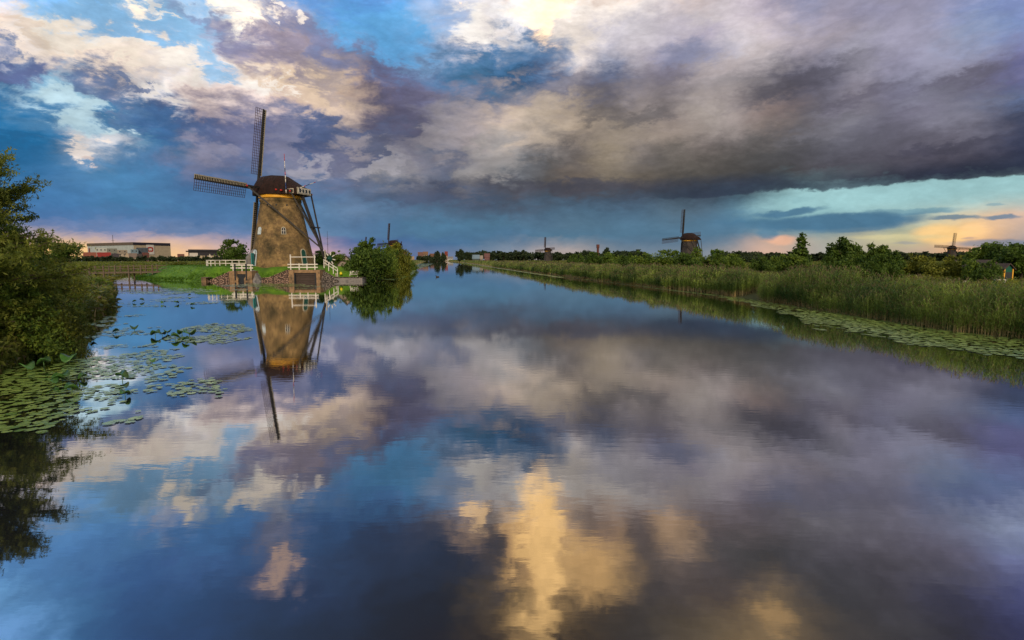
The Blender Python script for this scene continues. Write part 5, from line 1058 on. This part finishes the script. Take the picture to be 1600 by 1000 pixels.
g = MB(); hw = (P(343, 400, 600).x - P(295, 400, 600).x) / 2; g.box(-hw - .4, hw + .4, -.6, 10, 10.4, 11.6); g.build('roof_band', cm('1f1f26'), ob)
house(297, 309, 395.6, 560, 'd8d0c4', 'd8cfc2', 'cream tent roofed hall before the dark office block', 'hall', cat='building'); house(325, 331, 396.6, 560, 'e6ded0', 'e0d4c4', 'small white pitched tent right of the cream hall', 'tent', ridge='y', cat='tent', win=False)
VG = 'village houses at the end of the canal'
for a in [(653, 661, 394, 1300, '98786e', '805e54', 'pink row house left in the village', .45), (661, 669, 393.2, 1320, 'a08c78', '8c6c54', 'ochre topped row house in the village', .3), (671, 680, 396.2, 1295, '8c6450', None, 'brick block at the water end of the canal', 0), (680, 689, 396, 1300, '4e4448', 'a89a84', 'dark house with pale flat roof beside the brick block', .25), (695, 699.6, 393, 1310, '90645c', '8c4238', 'small house with bright red roof in the village', .5),
          (688, 699, 400, 1292, 'b39a80', 'c2a88c', 'low beige roofed house at the water in the village', .5), (700, 708, 401, 1294, 'c8cbd0', '8c8c90', 'low whitish house right in the village', .4), (738, 749, 398.4, 640, '5c6a6c', '86a0b4', 'farm shed with pale blue roof on the right bank', .5), (750, 754.5, 399.5, 640, 'a89c90', 'a89c90', 'tiny pale hut right of the blue roofed shed', .5), (757, 765, 396.2, 660, '8c6464', '805a58', 'pink house right of the blue roofed shed', .4), (642, 647, 401, 600, 'c0b29a', 'b09a80', 'small cream house on the left bank beyond the willows', .5)]:
    house(*a[:6], a[6], group=VG, eave=a[7], ridge='x')
g = MB(); x0, x1 = P(668, 404.5, 1275).x, P(706, 404.5, 1275).x; br = empty('bridge', ((x0 + x1) / 2, 1275, 0), 0, 'low white bridge across the far end of the canal', 'bridge'); hw = (x1 - x0) / 2
g.box(-hw, hw, -2, 2, 2.0, 2.7); g.build('deck', m_white, br)
for k in range(9): g = MB(); x = -hw + 2 * hw * (k + .5) / 9; g.box(x - .35, x + .35, -1, 1, -1, 2.0); g.build('pillar', m_white, br)
g = MB(); g.box(-hw, hw, -2.05, -1.9, 3.4, 3.6); g.build('rail', m_white, br)
tb = P(934.3, 382, 520); g = MB(); h = tb.z - .8; g.lathe([(1.25, -.5), (1.1, 0), (1.0, h * .78), (1.35, h * .82), (1.45, h * .97), (1.3, h)], 16); g.add([(0, 0, h)] + [(1.3 * math.cos(t * math.pi / 8), 1.3 * math.sin(t * math.pi / 8), h) for t in range(16)], [(0, 1 + t, 1 + (t + 1) % 16) for t in range(16)]); o = g.build('water_tower', cm('7a4a42')); o.location = (tb.x, 520, .8); tag(o, 'slim dark red brick tower with wider head on the horizon', 'tower')
# hut, bench and post at the right edge
def hut(px0, px1, yt, Y, label):
    x0, x1 = XY(px0, Y)[0], XY(px1, Y)[0]; zb = ground_z((x0 + x1) / 2, Y); h = P(px0, yt, Y).z - zb; root = empty('hut', ((x0 + x1) / 2, Y, zb), 0, label, 'hut', 'green huts at the right edge'); hw = (x1 - x0) / 2
    g = MB(); g.prism([(-hw, 0, 0), (hw, 0, 0), (hw, 0, h * .82), (0, 0, h), (-hw, 0, h * .82)], 2.6, (0, 1, 0)); g.build('wall', cm('1f6b58'), root)
    for s in (-1, 1):
        g = MB(); g.prism([(s * (hw + .2), -.2, h * .80), (0, -.2, h + .12), (0, -.2, h + .02), (s * (hw + .2), -.2, h * .74)], 3., (0, 1, 0)); g.build('roof', m_dgate, root)
        g = MB(); g.box(s * hw - .06, s * hw + .06, -.06, .12, 0, h * .8); g.build('corner_board', m_yellow, root)
    g = MB(); g.box(-.35, .35, -.05, -.01, .9, 1.6); g.build('window', m_glass, root)
hut(1536, 1563, 407.5, 66, 'green hut with yellow corner boards under the trees, left of two'); hut(1571, 1584, 413, 62, 'smaller green hut with yellow edges, at the right of the first')
x, y = XY(1565.5, 56); z = ground_z(x, y); bn = empty('bench', (x, y, z), .1, 'pale garden bench in the weeds before the green huts', 'bench')
g = MB(); g.box(-.5, .5, -.15, .2, .95, 1.02); g.build('seat', m_white, bn)
for xx_ in (-.42, .42): g = MB(); g.box(xx_ - .05, xx_ + .05, -.15, .2, 0, .95); g.build('leg', m_white, bn)
x, y = XY(1510.3, 60); z = ground_z(x, y); tp_ = P(1510.3, 438.5, 60).z - z; g = MB(); g.tube([(0, 0, -.2), (0, 0, tp_ - .03), (0, 0, tp_)], [.1, .1, .05], 10); g.tube([(0, 0, tp_ - .42), (0, 0, tp_ - .08)], [.15, .15], 10); o = g.build('marker_post', m_white); o.location = (x, y, z); tag(o, 'small white marker post standing in the weeds below the huts', 'post')
# duck on the water
x, y = A(683.5, 433); g = MB(); n = 12; rings = [(-.42, .02, .1), (-.34, .1, .1), (-.15, .17, .09), (.1, .18, .09), (.28, .12, .11), (.34, .06, .16)]
vs = [(a, r * math.cos(2 * math.pi * k / n), c + r * .8 * math.sin(2 * math.pi * k / n)) for a, r, c in rings for k in range(n)]; fs = [(i * n + k, i * n + (k + 1) % n, (i + 1) * n + (k + 1) % n, (i + 1) * n + k) for i in range(len(rings) - 1) for k in range(n)] + [tuple(range(n)), tuple(range((len(rings) - 1) * n, len(rings) * n))]
g.add(vs, fs, 0, True); g.tube([(.24, 0, .12), (.3, 0, .26), (.31, 0, .34), (.36, 0, .40), (.40, 0, .38), (.50, 0, .355)], [.07, .05, .05, .062, .05, .015], 10); o = g.build('duck', material('duck_feathers', (.03, .025, .02), (.06, .05, .04), 8.)); o.location = (x, y, -.02); o.rotation_euler = (0, 0, 2.6); o.scale = (1.1,) * 3; tag(o, 'dark duck swimming alone in the middle of the canal', 'duck')
